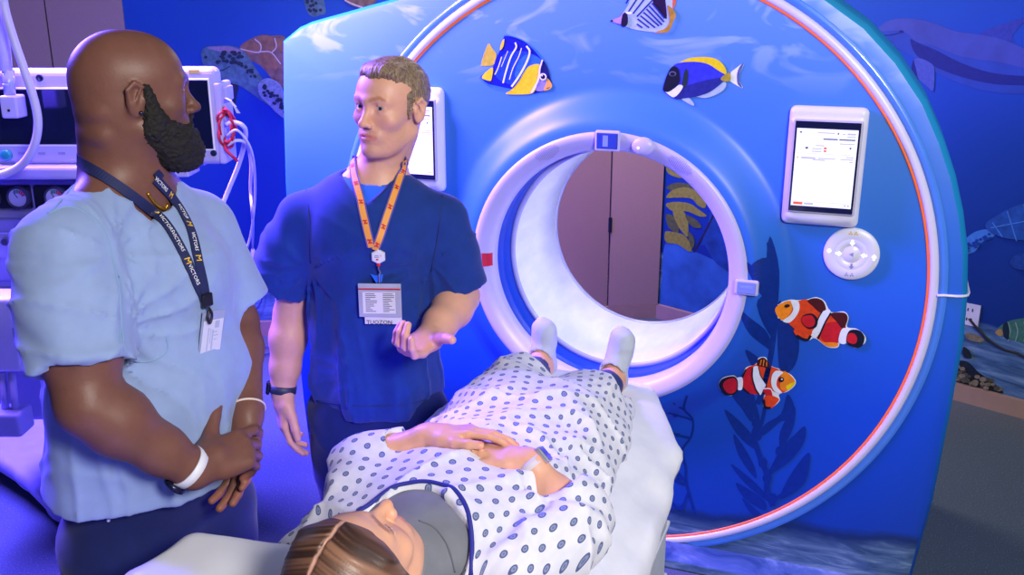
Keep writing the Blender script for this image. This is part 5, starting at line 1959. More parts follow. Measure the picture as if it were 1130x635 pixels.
# arm tattoo just under the sleeve
tp = at(78, 404, 1.44)
dd = np.linalg.norm((V - tp) * np.array([1, 1, 1.3]), axis=1)
w = sstep(.036, .028, dd)[:, None] * .55; col[:, :3] = col[:, :3] * (1 - w) + np.array((.45, .52, .58)) * w
man1 = link('person', mesh_from('person', V, F, skin1, col=col), None, (B1[0], B1[1], 0))
tag(man1, 'bald bearded man in light blue scrubs, hands clasped, standing at the left', 'person')
body1 = bvh_of(V, F)
eyes(f1h, man1, '2A1A14', (0, 1, -.03))

# beard
s = SDF()
P, k = f1h.P, f1h.s
E = lambda c, r, kk=.015, op='u': s.ell(P(*c), np.array(r) * k, f1h.R, kk * k, op)
E((0, .052, -.102), (.060, .058, .052), .02)
E((0, .082, -.122), (.043, .038, .038), .02)
E((0, .088, -.085), (.030, .020, .024), .012)
for sx in (-1, 1):
    s.cone(P(sx * .0745, .010, .012), P(sx * .066, .018, -.05), .0105 * k, .0180 * k, .012)
    s.cone(P(sx * .064, .020, -.05), P(sx * .045, .062, -.085), .022 * k, .026 * k, .02)
    s.cone(P(sx * .062, .010, -.072), P(sx * .03, .06, -.115), .020 * k, .03 * k, .02)
    s.cone(P(sx * .028, .088, -.073), P(0, .0985, -.0515), .0072 * k, .0068 * k, .006)
    s.cone(P(sx * .028, .088, -.07), P(sx * .030, .085, -.095), .009 * k, .014 * k, .008)
E((0, .100, -.0685), (.0185, .016, .0085), .005, 's')
def bd(X, Y, Z):
    return .0022 * vnoise(X * 150, Y * 150, Z * 150) + .0030 * vnoise(X * 300 + 9, Y * 300, Z * 300)
s.disp = bd
V, F = s.mesh(.0026)
link('beard', mesh_from('beard', V, F, mat('beard_black', '0E0A0A', .75, var=.4, nscale=120, bump=.5, bscale=420)), man1, P(0, .06, -.09), 'full black beard')
# ear stud
mb = MB(); pe = P(.0865, -.006, -.031); mb.sphere(pe, .0044, mat('ear_stone', '30304A', .1, .5), seg=14); mb.build('ear_stud', man1, pe, 'dark ear stud')

# scrub top
Rt = np.stack([r1, e1, [0, 0, 1]], 1)
blue1 = fabric('scrub_light_blue', '899ECB', .05)
s = SDF()
s.ell(T1(0, .005, 1.39), (.200, .138, .19), Rt, .05)
s.ell(T1(0, .05, 1.43), (.165, .105, .12), Rt, .05)
s.ell(T1(0, .02, 1.20), (.208, .160, .20), Rt, .05)
s.ell(T1(-.0, .0, 1.05), (.218, .165, .19), Rt, .05)
s.ell(T1(.0, -.01, .98), (.210, .160, .13), Rt, .05)
nbS = nb1 + np.array([0, 0, -.035])
s.cone(nbS, shR1, .070, .068, .04); s.cone(nbS, shL1, .070, .066, .04)
hemR = shR1 + (elR1 - shR1) * .70
hemL = shL1 + (elL1 - shL1) * .75
uaR = unit(elR1 - shR1); uaL = unit(elL1 - shL1)
sl = SDF(); sl.chain([shR1, shR1 * .5 + hemR * .5, hemR + uaR * .03], [.078, .086, .087], .03)
sl.plane(hemR + uaR * .012, uaR, .003); sl.cone(hemR - uaR * .055, hemR + uaR * .06, .068, .081, .004, 's')
s.sub(sl, .04)
sl = SDF(); sl.chain([shL1, hemL + uaL * .03], [.078, .092], .03)
sl.plane(hemL + uaL * .012, uaL, .003); sl.cone(hemL - uaL * .05, hemL + uaL * .05, .062, .084, .004, 's')
s.sub(sl, .04)
# neck opening and V
s.cone(nb1 + np.array([0, 0, -.030]) + e1 * .01, nb1 + np.array([0, 0, .12]), .079, .082, .006, 's')
s.wedge(np.array([B1[0], B1[1], at(196, 252, 1.70)[2]]), r1, e1, .78, .03, .006)
s.plane((0, 0, 1.018), (0, 0, -1), .004, 'late')
ang1 = lambda X, Y: np.arctan2((X - B1[0]) * e1[0] + (Y - B1[1]) * e1[1], (X - B1[0]) * r1[0] + (Y - B1[1]) * r1[1])
def fold1(X, Y, Z):
    a = ang1(X, Y)
    lo = sstep(1.40, 1.05, Z)
    d = .007 * lo * np.sin(a * 5 + 2.2 * vnoise(X * 3, Y * 3, Z * 2.2)) + .003 * vnoise(X * 9, Y * 9, Z * 4) + .0012 * vnoise(X * 28, Y * 28, Z * 18)
    wv = .5 * vnoise(X * 5, Y * 5, Z * 5)
    rg = (1 - np.abs(vnoise(a * 4.5 + wv, Z * 2.4 + wv, 3.0 + 0 * Z))) ** 6 * lo
    out = -d - .008 * rg
    for pt, am in ((ap1, .010), (ap1b, .008), (T1(0, .15, 1.02), .006)):
        rx = (X - pt[0]) * r1[0] + (Y - pt[1]) * r1[1] + .5 * ((X - pt[0]) * e1[0] + (Y - pt[1]) * e1[1]); rz = Z - pt[2]
        rad = np.sqrt(rx * rx + rz * rz)
        out = out - am * (1 - np.abs(vnoise(np.arctan2(rz, rx) * 3.2 + wv, rad * 3, 7.0 + am * 100 + 0 * Z))) ** 7 * np.exp(-(rad / .24) ** 2) * sstep(.0, .05, rad)
    sl = sstep(.16, .07, np.sqrt((X - hemR[0]) ** 2 + (Y - hemR[1]) ** 2 + (Z - hemR[2]) ** 2))
    return out - sl * .0028 * np.sin(Z * 45 + X * 60 + 4 * vnoise(X * 6, Y * 6, Z * 6))
ap1, ap1b = shR1 + (elR1 - shR1) * .55 + e1 * .05 - r1 * .06, shR1 + e1 * .08 - r1 * .05
s.disp = fold1
V, F = s.mesh(.0065)
V = relax(V, F, 1, .4)
top1 = link('scrub_top', mesh_from('scrub_top', V, F, blue1), man1, (c1[0], c1[1], 1.2), 'light blue short-sleeved scrub top')
shirt1 = bvh_of(V, F)
# seams: shoulder seam, chest pocket, sleeve hem stitch
seam_m = mat('seam_blue', '7C9CC4', .8)
for nm, pxs in (('sleeve_seam', [(52, 236), (80, 228), (112, 250), (128, 300), (134, 350), (131, 392)]), ('pocket_seam', [(131, 305), (134, 352), (140, 392), (160, 400), (183, 390), (184, 372)]), ('shoulder_seam', [(92, 190), (78, 208), (62, 228), (54, 236)])):
    Pp, Nn = strap_path(pxs, shirt1, .0002)
    if len(Pp) > 3:
        mb = MB(); mb.tube(Pp, .0016, seam_m, 6); mb.build(nm, top1, Pp[0])
# trousers
navy = fabric('scrub_navy', '15204E', .10)
s = SDF()
s.ell(T1(0, -.01, 1.0), (.185, .142, .14), Rt, .04)
s.ell(T1(0, -.03, .88), (.180, .140, .13), Rt, .04)
lg = stand_legs(s, B1, e1, .88, .48, .098, 1.0, (.112, .088, .082))
s.plane((0, 0, 1.08), (0, 0, 1), .004); s.plane((0, 0, .05), (0, 0, -1), .004)
s.disp = lambda X, Y, Z: .006 * vnoise(X * 8, Y * 8, Z * 5) - .007 * (1 - np.abs(vnoise(X * 7 + Z * 4, Y * 7, Z * 7))) ** 5
V, F = s.mesh(.011)
tr = link('trousers', mesh_from('trousers', V, F, navy), man1, (B1[0], B1[1], .9), 'navy scrub trousers')
mb = MB(); Pp, Nn = hit(120, 574, bvh_of(V, F), .002)
if Pp is not None:
    mb.sphere(Pp, .0035, M_white, seg=10); mb.build('cord_tip', tr, Pp, 'white cord tip')
for (h, kn, an) in lg:
    shoe(Fr((an[0], an[1], 0), e1, (0, 0, 1)), man1, mat('shoe_black', '1A1A20', .4), mat('sole_black', '101014', .6))
# watch, bracelet, necklace
wrist_band('wristwatch', elR1, wrR1, .955, .0375, .018, mat('strap_white', 'D8DAE6', .5), man1, 'white-strapped watch with a dark round face', True, mat('watch_dark', '141A4A', .1, coat=.5), mat('watch_rim_dark', '1E2244', .25, .5), .021, fdir=unit(-np.array([0, 0, 1.0]) - HF * .35 - UX * .5))
wrist_band('bracelet', elL1, wrL1, .93, .0380, .005, mat('bead_pale', 'D8C8C0', .4), man1, 'thin pale bracelet')
Pp, Nn = strap_path([(163, 214), (170, 224), (180, 231), (184, 226)], [body1, shirt1], .002, 8)
mb = MB()
for i in range(0, len(Pp) - 1):
    mb.sphere(Pp[i], .0034, mat('gold', 'C89A3A', .25, .9), seg=8)
mb.build('necklace', man1, Pp[0], 'gold chain')
# lanyard with a badge
blk = [body1, shirt1]
lan_m = mat('lanyard_navy', '121C50', .7); yel = mat('lanyard_yellow', 'E8B820', .6); whi = mat('lanyard_white', 'E8E8F2', .6)
mbl = MB()
paths = []
for pxs in ([(88, 177), (97, 184), (112, 194), (130, 206), (150, 220), (166, 232), (182, 247), (199, 275), (213, 305), (224, 330)], [(170, 197), (178, 206), (192, 222), (204, 242), (212, 262), (218, 290), (223, 312), (226, 330)]):
    Pp, Nn = strap_path(pxs, blk, .004, 6, 4)
    paths.append((Pp, Nn)); ribbon(Pp, Nn, .019, .0014, lan_m, mbl)
ribbon(*neck_loop(paths[0][0][0], paths[1][0][0], nb1, -e1, nb1[2] + .05, blk), .019, .0014, lan_m, mbl)
lan = mbl.build('lanyard', man1, paths[0][0][0], 'navy lanyard with yellow and white lettering')
def on_strap(pn, frac, up=1):
    Pp, Nn = pn; L = np.concatenate([[0], np.cumsum(np.linalg.norm(np.diff(np.array(Pp), axis=0), axis=1))])
    x = frac * L[-1]; i = min(int(np.searchsorted(L, x)), len(Pp) - 1); i = max(i, 1)
    u = (x - L[i - 1]) / max(L[i] - L[i - 1], 1e-9)
    p = Pp[i - 1] * (1 - u) + Pp[i] * u; t = unit(Pp[i] - Pp[i - 1]) * up; n = Nn[i]
    n = unit(n - t * (n @ t))
    return p + n * .0018, t, n
mbt = MB()
for pn, seq in ((paths[0], ((.50, 'M'), (.585, 'T'), (.69, 'T'), (.79, 'M'), (.86, 'T'))), (paths[1], ((.06, 'T'), (.20, 'M'), (.36, 'T'), (.46, 'M'), (.60, 'T'), (.72, 'M')))):
    for fr_, kind in seq:
        p, t, n = on_strap(pn, fr_)
        sd = np.cross(n, t)
        if kind == 'M':
            text_mesh('M', .017, MX(p, t, sd, n), yel, mbt)
        else:
            text_mesh('VICTORS', .0105, MX(p, t, sd, n), whi, mbt)
lt = mbt.build('lanyard_print', lan, paths[0][0][5], 'yellow block letters and white words'); lt['kind'] = 'stuff'
# joiner, hook and badge
pj = (paths[0][0][-1] + paths[1][0][-1]) / 2; nj = unit(paths[0][1][-1] + paths[1][1][-1]); nj = unit(nj * np.array([1, 1, .15]))
rj = unit(np.cross([0, 0, 1.0], nj))
mb = MB(); mb.box((0, 0, .004), (.024, .026, .010), mat('clip_black', '14141C', .4), MX(pj, rj, np.array([0, 0, 1.0]), nj), .003, 3); mb.build('clasp', lan, pj, 'black clasp')
mb = MB(); mb.tube(spline([pj + np.array([0, 0, -.012]) + nj * .004, pj + np.array([0, 0, -.030]) + nj * .006 + rj * .007, pj + np.array([0, 0, -.046]) + nj * .006, pj + np.array([0, 0, -.034]) + nj * .008 - rj * .006, pj + np.array([0, 0, -.020]) + nj * .006], 5), .0026, mat('clip_black', '14141C', .4), 8); mb.build('hook', lan, pj, 'black hook')
pb_, nb_ = hit(231, 366, [shirt1], .006); nj = unit(nb_ * np.array([1, 1, .8]))
tl_ = math.radians(-9)
ub = unit(np.array([0, 0, 1.0]) * math.cos(tl_) - rj * math.sin(tl_)); ub = unit(ub - nj * (ub @ nj)); rb = np.cross(ub, nj)
mb = MB(); mb.box((0, 0, 0), (.062, .088, .0025), mat('badge_sleeve', '8C98B8', .2, coat=.4), MX(pb_, rb, ub, nj), .0011, 2)
bd_ = mb.build('badge_holder', lan, pb_, 'clear badge sleeve')
mb = MB(); mb.box((0, -.006, .0018), (.054, .064, .0014), mat('badge_card', 'C9CCDA', .5, var=.05), MX(pb_, rb, ub, nj), .0005, 1)
for x0, y0, w_, h_ in ((-.012, -.02, .003, .05), (-.006, -.012, .002, .03), (.0, -.02, .004, .04), (.007, -.005, .010, .002), (.009, -.012, .012, .002), (.008, -.020, .008, .002), (.010, .010, .012, .014)):
    mb.box((x0, y0 + .006, .0026), (w_, h_, .0004), mat('badge_print', 'A4ACC4', .5), MX(pb_, rb, ub, nj), 0)
mb.build('badge_card', bd_, pb_, 'pale printed card')

# ------------------------------------------------------------------ man in dark blue scrubs (middle)
skin2 = skin_mat('skin_fair', 'D8A48C', .42, .08, .1)
ph = math.radians(31)
f2 = -UX * math.sin(ph) - HF * math.cos(ph)
f2h = Fr(at(431, 117, 2.40), f2, np.array([0, 0, 1.0]) + UX * .05, .985)
c2 = at(412, 320, 2.42); B2 = np.array([c2[0], c2[1], 0])
e2 = unit(-HF - UX * .06); r2 = np.cross(e2, [0, 0, 1])
T2 = lambda r, f_, z: B2 + r2 * r + e2 * f_ + np.array([0, 0, z])
Rt2 = np.stack([r2, e2, [0, 0, 1]], 1)
shR2, shL2 = at(333, 241, 2.42), at(489, 243, 2.42)
elR2, wrR2 = at(321, 348, 2.46), at(312, 431, 2.42)
elL2, wrL2 = at(509, 328, 2.43), at(475, 371, 2.24)
nb2 = at(416, 196, 2.43)
s = SDF()
add_head(s, f2h, jaw=.87, brow=.95)
s.ell(f2h.P(0, .080, -.104), (.019, .015, .014), f2h.R, .02)
s.cone(f2h.P(0, -.022, -.07), nb2 + np.array([0, 0, .0]), .050, .057, .03)
s.cone(f2h.P(0, -.035, -.03), nb2 - e2 * .015, .050, .057, .03)
for sx in (-1, 1):
    s.cone(f2h.P(sx * .052, -.02, -.06), nb2 + e2 * .04 - r2 * sx * .014 + np.array([0, 0, -.03]), .012, .012, .02)
s.ell(T2(0, 0, 1.36), (.165, .10, .17), Rt2, .04); s.ell(T2(0, .0, 1.1), (.145, .095, .2), Rt2, .04); s.ell(T2(0, 0, .93), (.130, .085, .12), Rt2, .04)
s.cone(nb2, shR2, .05, .042, .03); s.cone(nb2, shL2, .05, .042, .03)
stand_legs(s, B2, e2, .90, .49, .092, 1.0, (.078, .055, .038))
s.chain([shR2, elR2], [.052, .044], .03)
s.chain([elR2, elR2 + (wrR2 - elR2) * .3, elR2 + (wrR2 - elR2) * .7, wrR2], [.045, .050, .040, .029], .02)
s.chain([shL2, elL2], [.052, .046], .03)
s.chain([elL2, elL2 + (wrL2 - elL2) * .3, elL2 + (wrL2 - elL2) * .7, wrL2], [.047, .053, .043, .031], .02)
# hanging right hand, fingers lightly curled toward the thigh
aR2 = unit(at(313, 470, 2.40) - wrR2)
tR2, frR2 = hand(s, wrR2 + aR2 * .004, aR2, unit(UX * .85 + HF * .35), unit(-HF), 1.04, curl=((.30, .35, .2), (.38, .4, .25), (.45, .45, .3), (.5, .5, .3)), spread=.03,
                thumb=((.85, .25, .45), (.95, .2, .2), (.98, .2, .0)), fat=1.0)
# left hand held out palm up, fingers curled
aL2 = unit(at(449, 391, 2.13) - wrL2)
tL2, frL2 = hand(s, wrL2 + aL2 * .004, aL2, unit(np.array([0, 0, 1.0]) - HF * .45 - UX * .15), UX - HF * .5, 1.08,
                curl=((.30, .75, .45), (.65, .95, .6), (.75, 1.0, .65), (.80, 1.0, .6)), spread=.05,
                thumb=((.55, .50, .65), (.55, .35, .75), (.5, .2, .8)), fat=1.06)
hr = np.stack([wrR2, tR2[1][0], tR2[4][0]]); hl = np.stack([wrL2, tL2[0][0], tL2[3][0], tL2[4][0]])
fine = [(f2h.o - (.15, .15, .15), f2h.o + (.15, .15, .145), .0031), (hr.min(0) - .06, hr.max(0) + .055, .0034), (hl.min(0) - .065, hl.max(0) + .065, .0034)]
V, F = regions(s, None, fine, .011)
col = np.ones((len(V), 4))
q = face_tint(V, col, f2h, (.90, .62, .64), (.60, .48, .40), blush=.28)
# short stubble on lip, chin and jaw
e = sstep(-.035, -.055, q[:, 2]) * sstep(-.135, -.11, q[:, 2]) * sstep(.0, .03, q[:, 1])
mus = sstep(1.2, .5, (q[:, 0] / .027) ** 2 + ((q[:, 2] + .0545) / .007) ** 2) * (q[:, 1] > .07)
lipm = sstep(1.3, .8, (q[:, 0] / .0225) ** 2 + ((q[:, 2] + .0675) / .0115) ** 2)
w = np.clip(e * .16 + mus * .16, 0, 1) * (1 - lipm)
w = w * (1 + .5 * vnoise(V[:, 0] * 300, V[:, 1] * 300, V[:, 2] * 300))
col[:, :3] *= 1 - w[:, None] * np.array([.55, .62, .66])
nail_tint(V, col, tR2, frR2[2], 1.0, (1.1, .92, .92)); nail_tint(V, col, tL2, frL2[2], 1.0, (1.1, .92, .92))
man2 = link('person', mesh_from('person', V, F, skin2, col=col), None, (B2[0], B2[1], 0))
tag(man2, 'fair-haired man in dark blue scrubs gesturing with one open hand beside the patient table', 'person')
body2 = bvh_of(V, F)
eyes(f2h, man2, '4A5A68', (-.32, 1, .04))
# hair
s = SDF(); P, k = f2h.P, f2h.s
E = lambda c, r, kk=.01, op='u': s.ell(P(*c), np.array(r) * k, f2h.R, kk * k, op)
E((0, -.020, .034), (.0815, .1020, .0885), .02)
E((0, .036, .080), (.058, .044, .030), .03)
E((-.025, .046, .084), (.036, .032, .026), .02)
for sx in (-1, 1):
    s.cone(P(sx * .0735, .022, .03), P(sx * .0725, .018, -.022), .009 * k, .005 * k, .012)
E((0, .112, -.014), (.062, .062, .090), .010, 's')
for sx in (-1, 1):
    E((sx * .042, .105, .050), (.034, .050, .032), .012, 's')
    E((sx * .088, -.008, -.012), (.016, .021, .034), .006, 's')
    E((sx * .086, .050, -.050), (.030, .034, .052), .02, 's')
s.plane(P(0, -.06, -.062), f2h.D(0, .25, -1), .008)
E((0, .01, -.075), (.10, .075, .060), .008, 's')
def hd(X, Y, Z):
    L = f2h.inv(np.stack([X, Y, Z], 1))
    a = np.arctan2(L[:, 0], L[:, 2] + .02)
    fade = sstep(-.06, .05, L[:, 2])
    thin = .0032 * sstep(.015, .055, L[:, 1]) * sstep(.10, .07, L[:, 2])
    return thin - (.0026 * vnoise(a * 26 + L[:, 1] * 8, L[:, 1] * 16, L[:, 2] * 14) + .0020 * vnoise(a * 60 + L[:, 1] * 22, L[:, 1] * 22, L[:, 2] * 8)) * (.35 + .65 * fade)
s.disp = hd
V, F = s.mesh(.0024)
def hair_mat(name, c0, c1, c2):
    t = NT(name); co = t.coord()
    n = t.noise(t.mapping(co, (60, 60, 14)), 4, 4, .6, .3)
    t.set(color=t.ramp(n, [(.3, srgb(c0)), (.52, srgb(c1)), (.75, srgb(c2))]), rough=.5, spec=.4)
    t.bump(n, .35, .003)
    return t.m
link('hair', mesh_from('hair', V, F, hair_mat('hair_sandy', '55463A', '857058', 'B09A7C')), man2, P(0, -.02, .05), 'short sandy hair swept to the side')
# scrub top
blue2 = fabric('scrub_royal_navy', '173582', .09)
s = SDF()
s.ell(T2(0, .0, 1.36), (.180, .122, .18), Rt2, .05); s.ell(T2(0, .02, 1.38), (.15, .105, .13), Rt2, .05)
s.ell(T2(0, .005, 1.14), (.160, .122, .22), Rt2, .05)
s.ell(T2(0, .0, .96), (.172, .132, .17), Rt2, .05)
nS = nb2 + np.array([0, 0, -.03])
s.cone(nS, shR2, .058, .052, .04); s.cone(nS, shL2, .058, .052, .04)
hR2 = at(311, 304, 2.45); hL2 = at(502, 315, 2.43)
uR, uL = unit(hR2 - shR2 - UX * .02), unit(hL2 - shL2 + UX * .02)
sl = SDF(); sl.chain([shR2, shR2 * .5 + hR2 * .5, hR2 + uR * .03], [.060, .072, .086], .03)
sl.plane(hR2 + uR * .010, uR, .003); sl.cone(hR2 - uR * .06, hR2 + uR * .06, .056, .084, .004, 's'); s.sub(sl, .04)
sl = SDF(); sl.chain([shL2, shL2 * .5 + hL2 * .5, hL2 + uL * .03], [.060, .072, .081], .03)
sl.plane(hL2 + uL * .006, uL, .003); sl.cone(hL2 - uL * .06, hL2 + uL * .06, .056, .077, .004, 's'); s.sub(sl, .04)
s.cone(nb2 + np.array([0, 0, -.030]), nb2 + np.array([0, 0, .12]), .064, .070, .006, 's')
under_p = list(s.p)
s.wedge(np.array([B2[0], B2[1], at(413, 226, 2.31)[2]]) + UX * .012, r2, e2, 1.3, .02, .006)
s.plane((0, 0, .875), (0, 0, -1), .004, 'late')
ang2 = lambda X, Y: np.arctan2((X - B2[0]) * e2[0] + (Y - B2[1]) * e2[1], (X - B2[0]) * r2[0] + (Y - B2[1]) * r2[1])
def fold2(X, Y, Z):
    a = ang2(X, Y); lo = sstep(1.4, .95, Z); wv = .5 * vnoise(X * 5, Y * 5, Z * 5)
    d = .008 * lo * np.sin(a * 6 + 2.5 * vnoise(X * 3, Y * 3, Z * 2)) + .003 * vnoise(X * 9, Y * 9, Z * 5) + .0012 * vnoise(X * 28, Y * 28, Z * 18)
    out = -d - .009 * (1 - np.abs(vnoise(a * 4.5 + wv, Z * 2.2 + wv, 9.0 + 0 * Z))) ** 6 * lo
    for pt, am in ((shR2 * .55 + elR2 * .45 - r2 * .05, .011), (shL2 * .55 + elL2 * .45 + r2 * .05, .011), (T2(.03, .1, 1.02), .007)):
        rx = (X - pt[0]) * r2[0] + (Y - pt[1]) * r2[1]; rz = Z - pt[2]; rad = np.sqrt(rx * rx + rz * rz)
        out = out - am * (1 - np.abs(vnoise(np.arctan2(rz, rx) * 3.2 + wv, rad * 3, 17.0 + am * 100 + 0 * Z))) ** 7 * np.exp(-(rad / .24) ** 2) * sstep(.0, .05, rad)
    return out
s.disp = fold2
V, F = s.mesh(.0065); V = relax(V, F, 1, .4)
top2 = link('scrub_top', mesh_from('scrub_top', V, F, blue2), man2, (c2[0], c2[1], 1.2), 'dark blue V-neck scrub top')
shirt2 = bvh_of(V, F)
# royal blue undershirt in the V
s = SDF(); s.p = under_p
s.cone(nb2 + np.array([0, 0, -.030]) + e2 * .004, nb2 + np.array([0, 0, .12]), .0605, .068, .006, 's')
zc_ = at(413, 205, 2.29)[2]
s.disp = lambda X, Y, Z: np.maximum(fold2(X, Y, Z) + .009, np.sqrt((X - B2[0]) ** 2 + (Y - B2[1]) ** 2 + (Z - zc_) ** 2) * 0 + .009)
s._add(lambda X, Y, Z: np.sqrt((X - (B2 + e2 * .09)[0]) ** 2 + (Y - (B2 + e2 * .09)[1]) ** 2 + (Z - zc_) ** 2) - .105, (-99,) * 3, (99,) * 3, .004, 'i')
V, F = s.mesh(.006)
link('undershirt', mesh_from('undershirt', V, F, fabric('undershirt_royal', '2A66E0', .05)), man2, nb2, 'royal blue undershirt')
us2 = bvh_of(V, F)
seam2 = mat('seam_navy', '14296A', .8)
for nm, pxs in (('neck_band', [(384, 182), (390, 196), (400, 208), (412, 222)]), ('neck_band', [(412, 222), (426, 208), (438, 194), (446, 184)]), ('sleeve_seam', [(338, 210), (342, 250), (343, 290)]), ('sleeve_seam', [(488, 216), (484, 256), (476, 300)]), ('hem_seam', [(334, 440), (370, 446), (410, 449), (450, 446), (474, 440)])):
    Pp, Nn = strap_path(pxs, shirt2, .0003)
    if len(Pp) > 3:
        mb = MB(); mb.tube(Pp, .0022, seam2, 6); mb.build(nm, top2, Pp[0])
# trousers and shoes
s = SDF()
s.ell(T2(0, -.0, .95), (.148, .102, .13), Rt2, .04); s.ell(T2(0, -.01, .85), (.152, .106, .11), Rt2, .04)
lg = stand_legs(s, B2, e2, .86, .47, .092, 1.0, (.098, .080, .076))
s.plane((0, 0, 1.02), (0, 0, 1), .004); s.plane((0, 0, .05), (0, 0, -1), .004)
s.disp = lambda X, Y, Z: .006 * vnoise(X * 8, Y * 8, Z * 5) - .009 * (1 - np.abs(vnoise(X * 7 + Z * 5, Y * 7, Z * 7))) ** 5
V, F = s.mesh(.010)
link('trousers', mesh_from('trousers', V, F, fabric('scrub_navy_trousers', '14245C', .1)), man2, (B2[0], B2[1], .9), 'dark navy scrub trousers')
for (h, kn, an) in lg:
    shoe(Fr((an[0], an[1], 0), e2, (0, 0, 1)), man2, mat('shoe_black', '1A1A20', .4), mat('sole_black', '101014', .6))
wrist_band('wristwatch', elR2, wrR2, .98, .0340, .022, mat('strap_slate', '2A3248', .5), man2, 'dark smart watch on the hanging wrist', True, mat('watch_dark', '141A4A', .1, coat=.5), mat('watch_rim_black', '1C2030', .25, .5), .017, True, fdir=-UX - HF * .2)
# lanyard: orange band with red figures and purple edges
bl2 = [body2, shirt2, us2]
mbl = MB(); pths = []
edge_m, org_m, red_m = mat('lanyard_purple', '5A4A9C', .7), mat('lanyard_orange', 'E89A3C', .65), mat('lanyard_red', 'C8302A', .65)
for pxs in ([(391, 176), (391, 188), (394, 205), (399, 228), (405, 252), (410, 272)], [(445, 176), (443, 190), (437, 208), (429, 232), (421, 256), (414, 275)]):
    Pp, Nn = strap_path(pxs, bl2, .005, 6, 5)
    pths.append((Pp, Nn)); ribbon(Pp, Nn, .0215, .0012, edge_m, mbl)
    ribbon([p + n * .0004 for p, n in zip(Pp, Nn)], Nn, .0145, .0012, org_m, mbl)
ribbon(*neck_loop(pths[0][0][0], pths[1][0][0], nb2, -e2, nb2[2] + .03, bl2), .0215, .0012, edge_m, mbl)
lan2 = mbl.build('lanyard', man2, pths[0][0][0], 'orange lanyard with purple edges and red figures')
mbt = MB()
for pn in pths:
    for fr_ in (.12, .34, .56, .76, .94):
        p, t, n = on_strap(pn, fr_); p = p + n * .0006; sd = np.cross(n, t)
        for a, b, w_, h_ in ((0, 0, .010, .004), (.004, .003, .004, .005), (-.004, -.003, .004, .005), (.004, -.003, .003, .004), (-.003, .004, .003, .004)):
            mbt.box((a, b, 0), (w_, h_, .0006), red_m, MX(p, t, sd, n), 0)
l2p = mbt.build('lanyard_print', lan2, pths[0][0][3], 'small red figures'); l2p['kind'] = 'stuff'
p0, n0 = hit(418, 282, bl2, .008); n0 = unit(n0 * np.array([1, 1, .2])); rr2 = unit(np.cross([0, 0, 1.0], n0)); up = np.array([0, 0, 1.0])
mb = MB(); mb.lathe(p0, n0, [(0, -.006), (.019, -.006), (.019, .003), (.016, .0055), (0, .0058)], mat('reel_white', 'D8D8E4', .3), 6, smooth=False)
rl = mb.build('badge_reel', lan2, p0, 'white six-sided badge reel')
mb = MB()
for a, b, w_, h_, m_ in ((-.003, .004, .010, .002, 'reel_grey'), (-.003, .0, .012, .002, 'reel_grey'), (-.002, -.006, .006, .004, 'lanyard_red'), (.007, .004, .004, .004, 'reel_peach')):
    mb.box((a, b, .0062), (w_, h_, .0005), mat(m_, {'reel_grey': '8A8A9C', 'lanyard_red': 'C8302A', 'reel_peach': 'D8A890'}[m_], .5), MX(p0, rr2, up, n0), 0)
mb.build('reel_print', rl, p0)
mb = MB(); a = p0 - up * .02
mb.lathe(a + n0 * .002, n0, [(0, -.003), (.005, -.003), (.005, .003), (0, .003)], mat('lanyard_red', 'C8302A', .6), 14)
mb.tube(spline([a, a - up * .012, a - up * .02 + rr2 * .003, a - up * .028, a - up * .048], 4), .0026, mat('steel', 'A8AAB8', .25, .9), 8); mb.build('clip', lan2, a, 'metal swivel clip')
mb = MB(); mb.poly([a - up * q + rr2 * w_ - n0 * .003 for w_, q in ((-.022, .026), (-.010, .030), (.010, .026), (.006, .046), (-.008, .050))], mat('tab_blue', '1A62D8', .5)); tb = mb.build('blue_tab', lan2, a, 'blue tab behind the clip')
md = tb.modifiers.new('t', 'SOLIDIFY'); md.thickness = .001
pc_ = a - up * .093 + n0 * .002
mb = MB(); mb.box((0, 0, 0), (.108, .088, .004), mat('vinyl_pouch', 'A9ACB8', .2, coat=.5), MX(pc_, rr2, up, n0), .0018, 3); po = mb.build('badge_holder', lan2, pc_, 'clear vinyl badge pouch')
mb = MB(); mb.box((0, .030, .0024), (.106, .004, .0014), mat('zip_red', 'B8262E', .4), MX(pc_, rr2, up, n0), .0005, 1); mb.build('zip_line', po, pc_, 'red zip line')
mb = MB(); mb.box((.006, -.012, -.0005), (.094, .092, .0016), mat('card_white', 'D6D4D2', .5), MX(pc_ - up * .006 - n0 * .003, rr2, up, n0), .0005, 1)
text_mesh('TUOZON', .015, MX(pc_ - up * .059 - n0 * .0015 - rr2 * .004, rr2, up, n0), mat('print_black', '1E1E28', .6), mb)
mb.build('badge_card', po, pc_, 'printed card behind')
mb = MB(); mb.box((-.002, -.006, .0026), (.082, .056, .0008), mat('card_white', 'D6D4D2', .5), MX(pc_, rr2, up, n0), 0)
pr_ = mat('print_grey', '6A6A74', .6)
rq = random.Random(5)
for i in range(11):
    for x0 in (-.036, .004):
        w_ = .012 + rq.random() * .018
        mb.box((x0 + w_ / 2 + (.004 if x0 > 0 else 0), .018 - i * .0046, .0032), (w_, .0020, .0003), pr_, MX(pc_, rr2, up, n0), 0)
mb.build('badge_print', po, pc_, 'white card with fine print')
